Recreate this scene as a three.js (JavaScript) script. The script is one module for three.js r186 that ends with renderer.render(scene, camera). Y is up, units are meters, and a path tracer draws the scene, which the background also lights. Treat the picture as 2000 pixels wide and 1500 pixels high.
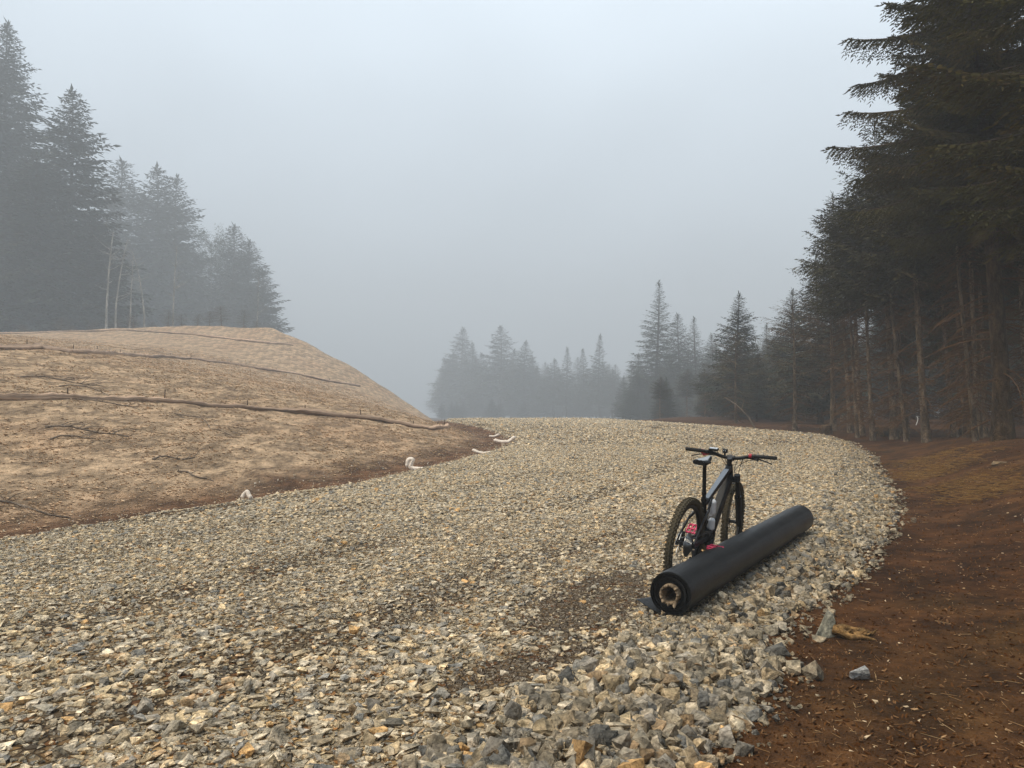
import * as THREE from 'three';
import { ImprovedNoise } from 'three/addons/math/ImprovedNoise.js';
import { ConvexGeometry } from 'three/addons/geometries/ConvexGeometry.js';
import { RoundedBoxGeometry } from 'three/addons/geometries/RoundedBoxGeometry.js';
import { mergeGeometries, toCreasedNormals } from 'three/addons/utils/BufferGeometryUtils.js';

// ---------------------------------------------------------------- camera, sky, sun, air, exposure
const scene = new THREE.Scene();
const camera = new THREE.PerspectiveCamera(53.04, 4 / 3, 0.05, 900);
camera.position.set(0, 1.6, 0);
camera.rotation.set(Math.atan(35 / 1503), 0, 0);
const renderer = new THREE.WebGLRenderer({ antialias: true });
renderer.toneMapping = THREE.LinearToneMapping;
renderer.toneMappingExposure = 1.83;
renderer.shadowMap.enabled = true;
{ // an overcast sky: pale near the horizon, brighter overhead, the same all round
  const W = 512, H = 256, mist = new ImprovedNoise(), a = new Float32Array(W * H * 4);
  for (let j = 0; j < H; j++) {
    const el = ((j + 0.5) / H - 0.5) * Math.PI, up = Math.max(0, Math.sin(el));
    for (let i = 0; i < W; i++) { const o = (j * W + i) * 4, t = ((i + 0.5) / W - 0.5) * 2 * Math.PI, x = Math.cos(t) * Math.cos(el) * 3, y = Math.sin(el) * 5, z = Math.sin(t) * Math.cos(el) * 3, l = 0.325 * (1 + 2.0 * up) * (1 + 0.07 * mist.noise(x, y, z) + 0.05 * mist.noise(x * 2.3, y * 2.3, z * 2.3)); a[o] = l * 0.875; a[o + 1] = l * 0.99; a[o + 2] = l * 1.1; a[o + 3] = 1; }
  }
  const t = new THREE.DataTexture(a, W, H, THREE.RGBAFormat, THREE.FloatType);
  t.mapping = THREE.EquirectangularReflectionMapping; t.magFilter = THREE.LinearFilter; t.needsUpdate = true;
  scene.background = t; scene.environment = t;
}
const sun = new THREE.DirectionalLight(0xffeed2, 1.5);
sun.position.set(-44, 78, -8); sun.target.position.set(0, 0, -20); sun.castShadow = true; sun.shadow.radius = 26;
sun.shadow.mapSize.set(2048, 2048);
Object.assign(sun.shadow.camera, { left: -80, right: 80, top: 80, bottom: -80, near: 1, far: 260 });
scene.add(sun, sun.target);
scene.fog = new THREE.FogExp2(0xe6eaee, 0.0042);

// ---------------------------------------------------------------- numbers shared by everything
function rng(seed) { let s = seed >>> 0; return () => { s = (s + 0x6d2b79f5) | 0; let t = Math.imul(s ^ (s >>> 15), 1 | s); t = (t + Math.imul(t ^ (t >>> 7), 61 | t)) ^ t; return ((t ^ (t >>> 14)) >>> 0) / 4294967296; }; }
const perlin = new ImprovedNoise();
const noise = (x, y, z = 0.37) => perlin.noise(x, y, z);
function fbm(x, y, o = 4, z = 0.37) { let s = 0, a = 0.5; for (let i = 0; i < o; i++) { s += a * perlin.noise(x, y, z + i * 7.3); x *= 2.03; y *= 2.03; a *= 0.5; } return s; }
const clamp = (x, a, b) => Math.min(b, Math.max(a, x));
const lerp = (a, b, t) => a + (b - a) * t;
const ss = (a, b, x) => { const t = clamp((x - a) / (b - a), 0, 1); return t * t * (3 - 2 * t); };
const smin = (a, b, k) => { const h = clamp(0.5 + 0.5 * (b - a) / k, 0, 1); return lerp(b, a, h) - k * h * (1 - h); };

// ---------------------------------------------------------------- the lie of the land; d is metres ahead (z = -d)
const LEFT = [[-34, -60], [-21, -30], [-14, -12], [-9.35, 1], [-5.9, 8.4], [-5.05, 10.3], [-4.2, 11.8], [-3.0, 13.8], [-2.1, 16.4], [-1.15, 19.3], [-0.35, 22.3], [0.0, 24.8], [-0.1, 27.5], [-0.85, 32], [-1.75, 36], [-2.7, 40], [-4.0, 46], [-5.0, 60], [-6.5, 80], [-10, 100], [-20, 125], [-45, 150], [-90, 170]];
const RIGHT = [[-30, -52], [-14, -24], [-6, -9], [-2.2, -1.6], [-0.4, 1.6], [0.66, 3.3], [1.2, 4.15], [1.52, 4.7], [1.72, 5.3], [2.56, 6.5], [3.98, 8.7], [5.28, 10.9], [6.62, 13.8], [8.1, 17.5], [9.4, 20.6], [10.6, 24], [11.2, 27], [11.0, 28.5], [10.0, 31], [9.3, 33.5], [7.7, 38], [6.2, 43], [5.4, 50], [5.0, 65], [4.4, 85], [1, 108], [-10, 135], [-40, 165], [-90, 188]];
function curve(pts, n) {
  const c = new THREE.CatmullRomCurve3(pts.map(([x, d]) => new THREE.Vector3(x, 0, d)), false, 'centripetal'), out = [];
  for (let i = 0; i <= n; i++) { const p = c.getPoint(i / n); out.push([p.x, p.z]); }
  return out;
}
const LC = curve(LEFT, 150), RC = curve(RIGHT, 170);
// signed distance to a curve (positive on its left, seen walking ahead) and how far ahead the nearest point lies
function side(c, x, d) {
  let best = 1e9, sd = 0, at = 0;
  for (let i = 0; i < c.length - 1; i++) {
    const [ax, ad] = c[i], bx = c[i + 1][0] - ax, bd = c[i + 1][1] - ad, px = x - ax, pd = d - ad;
    const t = clamp((px * bx + pd * bd) / (bx * bx + bd * bd), 0, 1), qx = px - bx * t, qd = pd - bd * t, q = qx * qx + qd * qd;
    if (q < best) { best = q; at = ad + bd * t; sd = bx * pd - bd * px > 0 ? 1 : -1; }
  }
  return [Math.sqrt(best) * sd, at];
}
const leftOf = (x, d) => side(LC, x, d);                              // > 0 on the hill side
const rightOf = (x, d) => { const [s, at] = side(RC, x, d); return [-s, at]; };   // > 0 on the soil side
function rise(d) { return 0.5 * ss(6, 40, d) - 0.03 * Math.min(68, Math.max(0, d - 42)) * ss(40, 60, d) - 0.018 * Math.max(0, d - 110); }
function land(x, d, fine = 1) {                                       // bare ground without the gravel
  let y = rise(d);
  const [r, rd] = rightOf(x, d);
  if (r > 0) {
    const amp = 0.72 * ss(3, 13, rd) * (1 - ss(15, 30, rd)) + 0.06;
    y += amp * ss(0.3, 3.2, r) - 0.02 + 0.03 * Math.max(0, d - 42) * ss(40, 60, d) * ss(1, 6, r) * ss(9.5, 13, x) * (1 - ss(50, 80, d));
    if (fine) y += fine * (0.05 * fbm(x * 0.7, d * 0.7, 3) + 0.018 * fbm(x * 3.1 + 9, d * 3.1, 3)) * ss(0, 1, r);
    return y;
  }
  const [s, ld] = leftOf(x, d);
  if (s > 0) y += hill(x, d, s, ld, fine);
  return y;
}
const CREST = [[-110, -60, 4], [-100, 0, 5], [-84, 40, 6.4], [-66, 65, 8], [-51, 77, 9.1], [-41.6, 80, 10.0], [-32.8, 82, 10.6], [-25.2, 80.5, 10.3], [-25.6, 90, 9.9], [-29, 108, 9], [-45, 130, 8], [-80, 150, 7]];
function crestOf(x, d) {                                              // metres still to go to the top of the slope, and how high it is there
  let best = 1e9, sd = 1, h = 0;
  for (let i = 0; i < CREST.length - 1; i++) {
    const [ax, ad, ah] = CREST[i], bx = CREST[i + 1][0] - ax, bd = CREST[i + 1][1] - ad, px = x - ax, pd = d - ad;
    const t = clamp((px * bx + pd * bd) / (bx * bx + bd * bd), 0, 1), qx = px - bx * t, qd = pd - bd * t, q = qx * qx + qd * qd;
    if (q < best) { best = q; h = lerp(ah, CREST[i + 1][2], t); }
    if ((ad > d) !== (ad + bd > d) && x < ax + bx * (d - ad) / bd) sd = -sd;     // a plateau lies left of the line
  }
  return [Math.sqrt(best) * sd, h];
}
function hill(x, d, s, ld, fine) {
  const [c, ch] = crestOf(x, d), e = Math.max(0, s - 1.0), p = c <= 0 ? 1 : e / (e + c);
  let y = ch * p * (1 + lerp(0.62, 0.3, ss(15, 60, ld)) * (1 - p)) * (e / (e + 0.5)) + (c < 0 ? 0.02 * c : 0) - 0.06 * ss(0, 0.6, s) * (1 - ss(0.8, 1.8, s));
  if (fine) {
    const w = ss(0.5, 3, s), bow = fbm(x * 0.16, d * 0.16, 2) * 2;
    y += fine * w * (lerp(0.13, 0.34, ss(38, 70, d)) * fbm(x * 0.3 + 4, d * 0.3, 4) + 0.022 * fbm(x * 1.7, d * 1.7, 3));
    const ridge = Math.sin((s + bow * 0.5 + 0.25 * noise(x * 0.8, d * 0.8)) * 9.5);                            // tracks of the dozer along the slope
    y += fine * w * 0.035 * ridge * (1 - ss(26, 44, d)) * ss(-0.25, 0.25, noise(x * 0.45 + 20, d * 0.45)) ;
    y += fine * w * 0.055 * Math.max(0, fbm(x * 4.4, d * 4.4, 3) + 0.08);
  }
  return y;
}
const GRAVEL = 0.11;
function road(x, d, fine = 1) {                                       // top of the gravel
  const [r] = rightOf(x, d), [s] = leftOf(x, d), inside = Math.min(-r, -s);
  const lump = fine * (0.03 * fbm(x * 0.55, d * 0.55, 3) + 0.012 * fbm(x * 3.3, d * 3.3, 2));
  return rise(d) + lump + lerp(-0.1, GRAVEL, ss(-0.25, 0.45, inside + 0.22 * fbm(x * 1.6, d * 1.6, 3))) + 0.03 * ss(0, 2, inside);
}
const groundAt = (x, d, fine = 1) => Math.max(land(x, d, fine), rightOf(x, d)[0] < 0.6 && leftOf(x, d)[0] < 0.6 ? road(x, d, fine) : -99);
// ---------------------------------------------------------------- naming, textures, small geometry helpers
const used = new Map();
function numbered(name) { const n = used.get(name) ?? 0; used.set(name, n + 1); return n ? `${name}_${String(n).padStart(3, '0')}` : name; }
function dress(o) { o.traverse((m) => { if (m.isMesh) { m.castShadow = true; m.receiveShadow = true; } }); return o; }
function tag(o, label, category, group) { o.userData.label = label; o.userData.category = category; if (group) o.userData.group = group; return o; }
function add(o, name, label, category, group) { o.name = numbered(name); scene.add(o); return tag(dress(o), label, category, group); }
function part(parent, name, geometry, material) { const m = new THREE.Mesh(geometry, material); m.name = name; m.castShadow = m.receiveShadow = true; parent.add(m); return m; }
const rgb = (r, g, b) => new THREE.Color().setRGB(r, g, b);
const V = (x, y, z) => new THREE.Vector3(x, y, z);

function hash(i, j, k) { let h = Math.imul(i, 374761393) ^ Math.imul(j, 668265263) ^ Math.imul(k, 2147483647 ^ 61); h = Math.imul(h ^ (h >>> 13), 1274126177); return ((h ^ (h >>> 16)) >>> 0) / 4294967296; }
function tiled(u, v, n, seed) {                                       // value noise that repeats after n cells
  const x = u * n, y = v * n, i = Math.floor(x), j = Math.floor(y), f = x - i, g = y - j, s = f * f * (3 - 2 * f), t = g * g * (3 - 2 * g), m = (q) => ((q % n) + n) % n;
  return lerp(lerp(hash(m(i), m(j), seed), hash(m(i + 1), m(j), seed), s), lerp(hash(m(i), m(j + 1), seed), hash(m(i + 1), m(j + 1), seed), s), t);
}
function tfbm(u, v, n, o, seed) { let s = 0, a = 0.5, w = 0; for (let i = 0; i < o; i++) { s += a * tiled(u, v, n << i, seed + i * 17); w += a; a *= 0.52; } return s / w; }
function cells(u, v, n, seed) {                                       // distance to the nearest two cell points and the nearest one's number
  const x = u * n, y = v * n, i = Math.floor(x), j = Math.floor(y), m = (q) => ((q % n) + n) % n; let a = 9, b = 9, id = 0;
  for (let p = -1; p <= 1; p++) for (let q = -1; q <= 1; q++) {
    const ci = m(i + p), cj = m(j + q), dx = i + p + hash(ci, cj, seed) - x, dy = j + q + hash(ci, cj, seed + 5) - y, e = Math.hypot(dx, dy);
    if (e < a) { b = a; a = e; id = hash(ci, cj, seed + 9); } else if (e < b) b = e;
  }
  return [a, b, id];
}
function texture(size, f, color = true, sx = 1, sy = 1) {             // f(u, v) gives a grey or [r, g, b] (sRGB, 0..1)
  const a = new Uint8Array(size * size * 4);
  for (let j = 0; j < size; j++) for (let i = 0; i < size; i++) {
    const c = f((i + 0.5) / size, (j + 0.5) / size), o = (j * size + i) * 4, l = typeof c === 'number';
    for (let k = 0; k < 3; k++) a[o + k] = clamp((l ? c : c[k]) * 255, 0, 255);
    a[o + 3] = 255;
  }
  const t = new THREE.DataTexture(a, size, size); t.wrapS = t.wrapT = THREE.RepeatWrapping; t.magFilter = THREE.LinearFilter; t.minFilter = THREE.LinearMipmapLinearFilter; t.generateMipmaps = true;
  if (color) t.colorSpace = THREE.SRGBColorSpace;
  t.repeat.set(sx, sy); t.needsUpdate = true; return t;
}
const mix3 = (a, b, t) => [lerp(a[0], b[0], t), lerp(a[1], b[1], t), lerp(a[2], b[2], t)];
function mat(o) { return new THREE.MeshPhysicalMaterial({ roughness: 0.95, metalness: 0, specularIntensity: (o.roughness ?? 0.95) > 0.85 ? 0.3 : 1, ...o }); }
function place(g, x = 0, y = 0, z = 0, rx = 0, ry = 0, rz = 0, s = 1) { return g.applyMatrix4(new THREE.Matrix4().compose(V(x, y, z), new THREE.Quaternion().setFromEuler(new THREE.Euler(rx, ry, rz)), typeof s === 'number' ? V(s, s, s) : V(...s))); }
function bar(a, b, ra, rb = ra, n = 10) { // a tapered round bar between two points
  const A = V(...a), B = V(...b), d = B.clone().sub(A), g = new THREE.CylinderGeometry(rb, ra, d.length(), n, 1);
  g.applyQuaternion(new THREE.Quaternion().setFromUnitVectors(V(0, 1, 0), d.clone().normalize())); g.translate((A.x + B.x) / 2, (A.y + B.y) / 2, (A.z + B.z) / 2); return g;
}
function beam(a, b, w, h, w2 = w, h2 = h, side = V(0, 0, 1)) { // a box beam between two points, w across `side`
  const A = V(...a), B = V(...b), d = B.clone().sub(A).normalize(), s = side.clone().addScaledVector(d, -side.dot(d)).normalize(), u = s.clone().cross(d);
  const pts = []; const c = 0.28;
  for (const [P, ww, hh] of [[A, w, h], [B, w2, h2]]) for (const [i, j] of [[1 - c, 1], [1, 1 - c], [1, -1 + c], [1 - c, -1], [-1 + c, -1], [-1, -1 + c], [-1, 1 - c], [-1 + c, 1]]) pts.push(P.clone().addScaledVector(s, i * ww / 2).addScaledVector(u, j * hh / 2));
  return new ConvexGeometry(pts);
}
function tube(pts, r, n = 24, k = 8) { return new THREE.TubeGeometry(new THREE.CatmullRomCurve3(pts.map((p) => V(...p))), n, r, k, false); }
function merged(list) { return mergeGeometries(list.map((g) => { const h = g.index ? g.toNonIndexed() : g; for (const k of Object.keys(h.attributes)) if (!['position', 'normal', 'uv'].includes(k)) h.deleteAttribute(k); if (!h.attributes.uv) h.setAttribute('uv', new THREE.BufferAttribute(new Float32Array(h.attributes.position.count * 2), 2)); return h; })); }

// ---------------------------------------------------------------- ground, hillside
const T = {};
T.soil = texture(512, (u, v) => { const n = tfbm(u, v, 8, 6, 3), m = tfbm(u, v, 40, 3, 8); return 0.62 + 0.5 * (n - 0.5) + 0.34 * (m - 0.5); }, true);
T.soilBump = texture(1024, (u, v) => { const [a, b] = cells(u, v, 60, 4), [c] = cells(u, v, 150, 14); return 0.45 * tfbm(u, v, 10, 6, 3) + 0.25 * (1 - a) + 0.15 * (1 - c) + 0.15 * tfbm(u, v, 160, 2, 21); }, false);
T.gravel = texture(1024, (u, v) => {
  const [a, b, id] = cells(u, v, 46, 2), [, , id2] = cells(u, v, 90, 31), gap = ss(0.02, 0.2, b - a);
  const c = id < 0.45 ? [0.62, 0.59, 0.53] : id < 0.7 ? [0.66, 0.58, 0.45] : id < 0.88 ? [0.52, 0.51, 0.49] : [0.6, 0.46, 0.32];
  const k = (0.86 + 0.28 * hash((id * 9999) | 0, 3, 1)) * (0.9 + 0.2 * tfbm(u, v, 64, 3, 5)) * (0.93 + 0.12 * id2);
  return mix3([0.5, 0.44, 0.35], [c[0] * k, c[1] * k, c[2] * k], gap);
});
T.gravelBump = texture(1024, (u, v) => { const [a, b, id] = cells(u, v, 46, 2); return clamp((0.25 + 0.55 * id) * ss(0, 0.22, b - a) + 0.15 * tfbm(u, v, 64, 3, 5), 0, 1); }, false);
T.grain = texture(256, (u, v) => { const n = tfbm(u, v, 4, 5, 71), m = tfbm(u, v, 24, 3, 78), w = 1 - ss(0, 0.05, Math.abs(tfbm(u, v, 3, 4, 83) - 0.5)); return [0.76 + 0.6 * (n - 0.5) + 0.35 * (m - 0.5) + 0.1 * w, 0.75 + 0.55 * (n - 0.5) + 0.35 * (m - 0.5) + 0.1 * w, 0.74 + 0.5 * (n - 0.5) + 0.33 * (m - 0.5) + 0.11 * w]; });
T.grainBump = texture(256, (u, v) => tfbm(u, v, 9, 5, 75), false);
T.bark = texture(256, (u, v) => 0.66 + 0.6 * (tfbm(u, v, 6, 5, 41) - 0.5) + 0.25 * (tiled(u, v, 32, 44) - 0.5));
T.barkBump = texture(256, (u, v) => { const [a, b] = cells(u, v, 14, 47); return 0.6 * ss(0, 0.35, b - a) + 0.4 * tfbm(u, v, 12, 4, 41); }, false);

const lines = [[], []];
const step = (a, b, s, out) => { for (let x = a; x < b - 1e-6; x += s) out.push(x); };
{ const X = lines[0]; X.push(-360, -260, -190, -150, -125); step(-110, -56, 2.5, X); step(-56, -26, 0.45, X); step(-26, 17, 0.13, X); step(17, 34, 0.7, X); step(34, 100, 4, X); X.push(100, 140, 200, 340); }
{ const D = lines[1]; D.push(-130, -80); step(-60, -8, 3, D); step(-8, 2, 0.4, D); step(2, 42, 0.13, D); step(42, 92, 0.4, D); step(92, 140, 2, D); D.push(140, 150, 165, 190, 220, 260, 310, 360, 430); }
{
  const [X, D] = lines, nx = X.length, nd = D.length, n = nx * nd, P = new Float32Array(n * 3), S = new Float32Array(n), C = new Float32Array(n * 3), UV = new Float32Array(n * 2);
  for (let j = 0; j < nd; j++) for (let i = 0; i < nx; i++) {
    const x = X[i], d = D[j], k = j * nx + i, far = x < -75 || x > 60 || d > 110 || d < -30;
    const [s] = leftOf(x, d), [r] = rightOf(x, d); S[k] = s;
    P[k * 3] = x; P[k * 3 + 1] = land(x, d, far ? 0 : 1); P[k * 3 + 2] = -d; if (s > 0) { UV[k * 2] = (x * 0.32 + d * 0.95) * 0.75; UV[k * 2 + 1] = (x * 0.95 - d * 0.32) * 1.7; } else { UV[k * 2] = x; UV[k * 2 + 1] = d; }
    const big = fbm(x * 0.23, d * 0.23, 4), small = fbm(x * 1.3, d * 1.3, 3);
    let c;
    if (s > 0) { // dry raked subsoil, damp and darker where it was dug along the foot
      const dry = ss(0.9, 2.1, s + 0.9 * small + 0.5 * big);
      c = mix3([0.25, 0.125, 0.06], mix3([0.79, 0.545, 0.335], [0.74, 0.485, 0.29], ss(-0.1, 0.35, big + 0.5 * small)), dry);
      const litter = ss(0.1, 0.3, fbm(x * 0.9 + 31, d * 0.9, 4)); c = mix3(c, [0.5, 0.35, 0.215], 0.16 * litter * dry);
    } else {   // forest soil beside the road: red brown, with paler trodden patches
      c = mix3([0.108, 0.043, 0.012], [0.15, 0.066, 0.022], ss(-0.15, 0.3, big + 0.6 * small));
      c = mix3(c, [0.1, 0.048, 0.014], ss(0.05, 0.3, fbm(x * 0.5 + 60, d * 0.5, 4)));                      // patches of fallen needles
    }
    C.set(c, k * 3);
  }
  const sheet = (keep) => {
    const idx = []; 
    for (let j = 0; j < nd - 1; j++) for (let i = 0; i < nx - 1; i++) {
      const a = j * nx + i, b = a + 1, c = a + nx, e = c + 1;
      if (keep(S[a] + S[b] + S[c] + S[e] > 0)) idx.push(a, b, e, a, e, c);
    }
    const map = new Int32Array(n).fill(-1), p = [], cc = [], uv = []; let m = 0;
    for (let q = 0; q < idx.length; q++) { const k = idx[q]; if (map[k] < 0) { map[k] = m++; p.push(P[k * 3], P[k * 3 + 1], P[k * 3 + 2]); cc.push(C[k * 3], C[k * 3 + 1], C[k * 3 + 2]); uv.push(UV[k * 2], UV[k * 2 + 1]); } idx[q] = map[k]; }
    const g = new THREE.BufferGeometry(); g.setAttribute('position', new THREE.Float32BufferAttribute(p, 3)); g.setAttribute('color', new THREE.Float32BufferAttribute(cc, 3)); g.setAttribute('uv', new THREE.Float32BufferAttribute(uv, 2)); g.setIndex(idx); g.computeVertexNormals(); return g;
  };
  const soilMat = (bump, rep) => { const b = T.soilBump.clone(); b.repeat.set(rep, rep); const c = T.soil.clone(); c.repeat.set(0.37, 0.37); return mat({ map: c, bumpMap: b, bumpScale: bump, vertexColors: true, roughness: 1, color: rgb(1.45, 1.45, 1.45) }); };
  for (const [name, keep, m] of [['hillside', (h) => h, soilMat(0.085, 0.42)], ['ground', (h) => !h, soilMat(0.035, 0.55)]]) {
    const o = new THREE.Mesh(sheet(keep), m); o.name = name; o.userData.kind = 'structure'; scene.add(dress(o));
  }
}
console.log('ground done');

// ---------------------------------------------------------------- gravel road: bed, single stones, loose gravel
// wheel tracks along the road: fines pressed between fewer stones
const track = (x, d) => { if (d > 45) return 0; const r = -rightOf(x, d)[0] + 0.5 * fbm(x * 0.25, d * 0.12, 2); let k = 0; for (const t of [2.3, 4.0, 6.1, 7.8]) k = Math.max(k, 1 - ss(0.12, 0.42, Math.abs(r - t))); return 0.62 * k * ss(-0.25, 0.2, fbm(x * 0.4 + 17, d * 0.25, 3)); };
// bare, churned patches where hardly a stone lies on top
const bare = (x, d) => { const u = x + 0.25 * fbm(x * 2, d * 2, 3), v = d + 0.3 * fbm(x * 2 + 5, d * 2, 3); return Math.max(0, 1 - Math.hypot((u - 0.62 - (v - 5.8) * 0.4) / 0.6, (v - 5.8) / 1.3)) * 2.2 + Math.max(0, 1 - Math.hypot((u - 0.1 - (v - 4.35) * 1.1) / 0.42, (v - 4.35) / 0.7)) * 1.8 + 0.5 * ss(0.14, 0.32, fbm(x * 0.5 + 3, d * 0.22 + 8, 3)) + track(x, d); };
const roadGroup = new THREE.Group(); roadGroup.name = 'gravel_road'; roadGroup.userData.kind = 'structure'; scene.add(roadGroup);
{
  const X = [], D = []; step(-92, -10, 2, X); step(-10, 13, 0.16, X); D.push(-56, -48, -40, -32, -25, -18, -13, -9, -6); step(-4, 2, 0.5, D); step(2, 46, 0.16, D); step(46, 190, 1.2, D);
  const p = [], uv = [], c = [], idx = [], keep = [], nx = X.length;
  for (const d of D) for (const x of X) {
    const ins = Math.min(-rightOf(x, d)[0], -leftOf(x, d)[0]); keep.push(ins > -0.45);
    p.push(x, ins > -0.6 ? road(x, d) : -3, -d); uv.push(x, d);
    const t = ss(-0.2, 0.3, fbm(x * 0.3 + 7, d * 0.3, 3)), k = mix3(mix3([0.95, 0.9, 0.8], [0.82, 0.68, 0.5], t * 0.8), [0.4, 0.34, 0.28], clamp(bare(x, d) * 1.6, 0, 1)); c.push(...k);
  }
  for (let j = 0; j < D.length - 1; j++) for (let i = 0; i < nx - 1; i++) { const a = j * nx + i; if (keep[a] && keep[a + 1] && keep[a + nx] && keep[a + nx + 1]) idx.push(a, a + 1, a + nx + 1, a, a + nx + 1, a + nx); }
  const g = new THREE.BufferGeometry(); g.setAttribute('position', new THREE.Float32BufferAttribute(p, 3)); g.setAttribute('uv', new THREE.Float32BufferAttribute(uv, 2)); g.setAttribute('color', new THREE.Float32BufferAttribute(c, 3)); g.setIndex(idx); g.computeVertexNormals();
  for (const t of [T.gravel, T.gravelBump]) t.repeat.set(0.42, 0.42);
  part(roadGroup, 'road_bed', g, mat({ map: T.gravel, bumpMap: T.gravelBump, bumpScale: 0.05, vertexColors: true, color: rgb(0.85, 0.78, 0.69) }));
}
// crushed rock: convex lumps and plates with sharp faces
function rock(seed, flat, points) {
  const R = rng(seed), p = [];
  const sx = 0.75 + 0.5 * R(), sz = 0.6 + 0.4 * R();
  for (let i = 0; i < points; i++) { const a = R() * 6.283, z = R() * 2 - 1, q = Math.sqrt(1 - z * z), e = 0.42 + 0.16 * R(), sq = (v) => Math.sign(v) * Math.pow(Math.abs(v), 0.6); p.push(V(sq(Math.cos(a) * q) * e * sx, clamp(z * 1.5, -1, 1) * e * flat, sq(Math.sin(a) * q) * e * sz)); }
  const g = new ConvexGeometry(p), P = g.attributes.position, N = g.attributes.normal, uv = new Float32Array(P.count * 2);
  for (let i = 0; i < P.count; i++) { const n = [Math.abs(N.getX(i)), Math.abs(N.getY(i)), Math.abs(N.getZ(i))], m = n.indexOf(Math.max(...n)); uv[i * 2] = (m === 0 ? P.getZ(i) : P.getX(i)) * 0.5 + seed * 0.13; uv[i * 2 + 1] = (m === 1 ? P.getZ(i) : P.getY(i)) * 0.5 + seed * 0.29; }
  g.setAttribute('uv', new THREE.BufferAttribute(uv, 2)); return g;
}
const STONE_COLORS = [[0.44, 0.38, 0.285], [0.385, 0.345, 0.28], [0.49, 0.395, 0.265], [0.53, 0.425, 0.275], [0.31, 0.285, 0.245], [0.57, 0.5, 0.385], [0.41, 0.295, 0.18], [0.5, 0.32, 0.15], [0.235, 0.23, 0.215], [0.4, 0.34, 0.25]];
const STONE_SHARE = [0.2, 0.38, 0.52, 0.62, 0.71, 0.79, 0.84, 0.855, 0.9, 1];
const stoneColor = (q) => STONE_COLORS[STONE_SHARE.findIndex((s) => q <= s)];
const stoneMat = mat({ map: T.grain, bumpMap: T.grainBump, bumpScale: 0.02, roughness: 0.9, color: rgb(2.26, 2.19, 2.05) });
{
  const R = rng(77), plates = [], lumps = [];
  for (let i = 0; i < 7; i++) plates.push(rock(100 + i, 0.3 + 0.1 * (i % 3), 11));
  for (let i = 0; i < 7; i++) lumps.push(rock(200 + i, 0.62 + 0.12 * (i % 3), 13));
  const bins = [...plates, ...lumps].map(() => []), cand = [];
  const q = new THREE.Quaternion(), e = new THREE.Euler();
  function scatter(n, d0, d1, spread, sizeOf, kindOf, lift) {
    for (let i = 0; i < n; i++) {
      const d = Math.sqrt(lerp(d0 * d0, d1 * d1, R())), x = (R() * 2 - 1) * (spread * d + 0.8), r = rightOf(x, d)[0], s = leftOf(x, d)[0], inside = Math.min(-r, -s) + 0.25 * fbm(x * 1.3, d * 1.3, 2), q1 = R(), q2 = R(), q3 = R(), q4 = R(), q5 = R(), q6 = R();
      if (inside < -0.02 - 0.3 * q1 * q1 * q1 * q1) continue;
      if (q2 < bare(x, d) && q6 > 0.12) continue;
      const edge = 1 - ss(0.2, 0.2 + lerp(0.8, 0.45, ss(5, 10, d)), -r + 0.3 * fbm(x * 0.8, d * 0.8, 2)), size = sizeOf(q3, edge, d), lump = q4 < kindOf(edge, d);
      const kind = lump ? 7 + ((q5 * 7) | 0) : (q5 * 7) | 0, tilt = lump ? 1.4 : 0.09 + 0.35 * edge;
      cand.push({ x, d, y: groundAt(x, d) + size * (lump ? 0.12 : 0.06) + lift * edge * q6, size, kind, tilt, c: q1, edge });
    }
  }
  scatter(70000, 2.4, 9.5, 0.78, (q, e, d) => (0.021 + 0.056 * q * q * q * lerp(1.15, 0.72, ss(3.6, 6, d))) * (1 + 0.35 * e), (e) => 0.06 + 0.45 * e, 0.02);
  scatter(110000, 2.4, 9.5, 0.78, (q, e) => 0.011 + 0.017 * q, () => 0.2, 0.01);
  scatter(330000, 9.5, 22, 0.74, (q, e) => (0.021 + 0.045 * q * q) * (1 + 0.3 * e), (e) => 0.06 + 0.35 * e, 0.015);
  scatter(230000, 22, 47, 0.7, (q) => 0.04 + 0.055 * q * q, () => 0.1, 0.01);
  // the coarse rim along the right edge
  for (let i = 0; i < 3000; i++) {
    const k = 2.6 + 16 * Math.pow(R(), 1.7), j = RC.findIndex((p) => p[1] > k), [ax, ad] = RC[j - 1], [bx, bd] = RC[j], t = (k - ad) / (bd - ad), L = Math.hypot(bx - ax, bd - ad), off = -0.02 + 0.8 * R() - 0.25 * Math.pow(R(), 6);
    const x = lerp(ax, bx, t) - (bd - ad) / L * off, d = k + (bx - ax) / L * off, q = R(), size = (0.036 + 0.078 * q * q) * lerp(1, 0.72, ss(6, 12, k));
    cand.push({ x, d, y: groundAt(x, d) + size * 0.08 + 0.015 * R() * ss(0, 0.3, off), size, kind: R() < 0.72 ? 7 + ((R() * 7) | 0) : (R() * 7) | 0, tilt: 0.9, c: R() < 0.45 ? [0.3, 0.65, 0.87, 0.95][(R() * 4) | 0] : R(), edge: 1 });
  }
  const inFrame = (c) => c.d > 2.9 && Math.abs(c.x) < 0.66 * c.d && c.y - 1.6 > -0.475 * c.d;
  const roll = (c) => { const a = c.x - 1.09, b = c.d - 5.33, al = a * 0.538 + b * 0.843, pr = a * 0.843 - b * 0.538; return al > -0.1 && al < 4.1 && Math.abs(pr) < 0.17; };
  const ranked = cand.filter((c) => inFrame(c) && !roll(c)).sort((a, b) => b.size / b.d - a.size / a.d).slice(0, 300), own = new Set(ranked);
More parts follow.
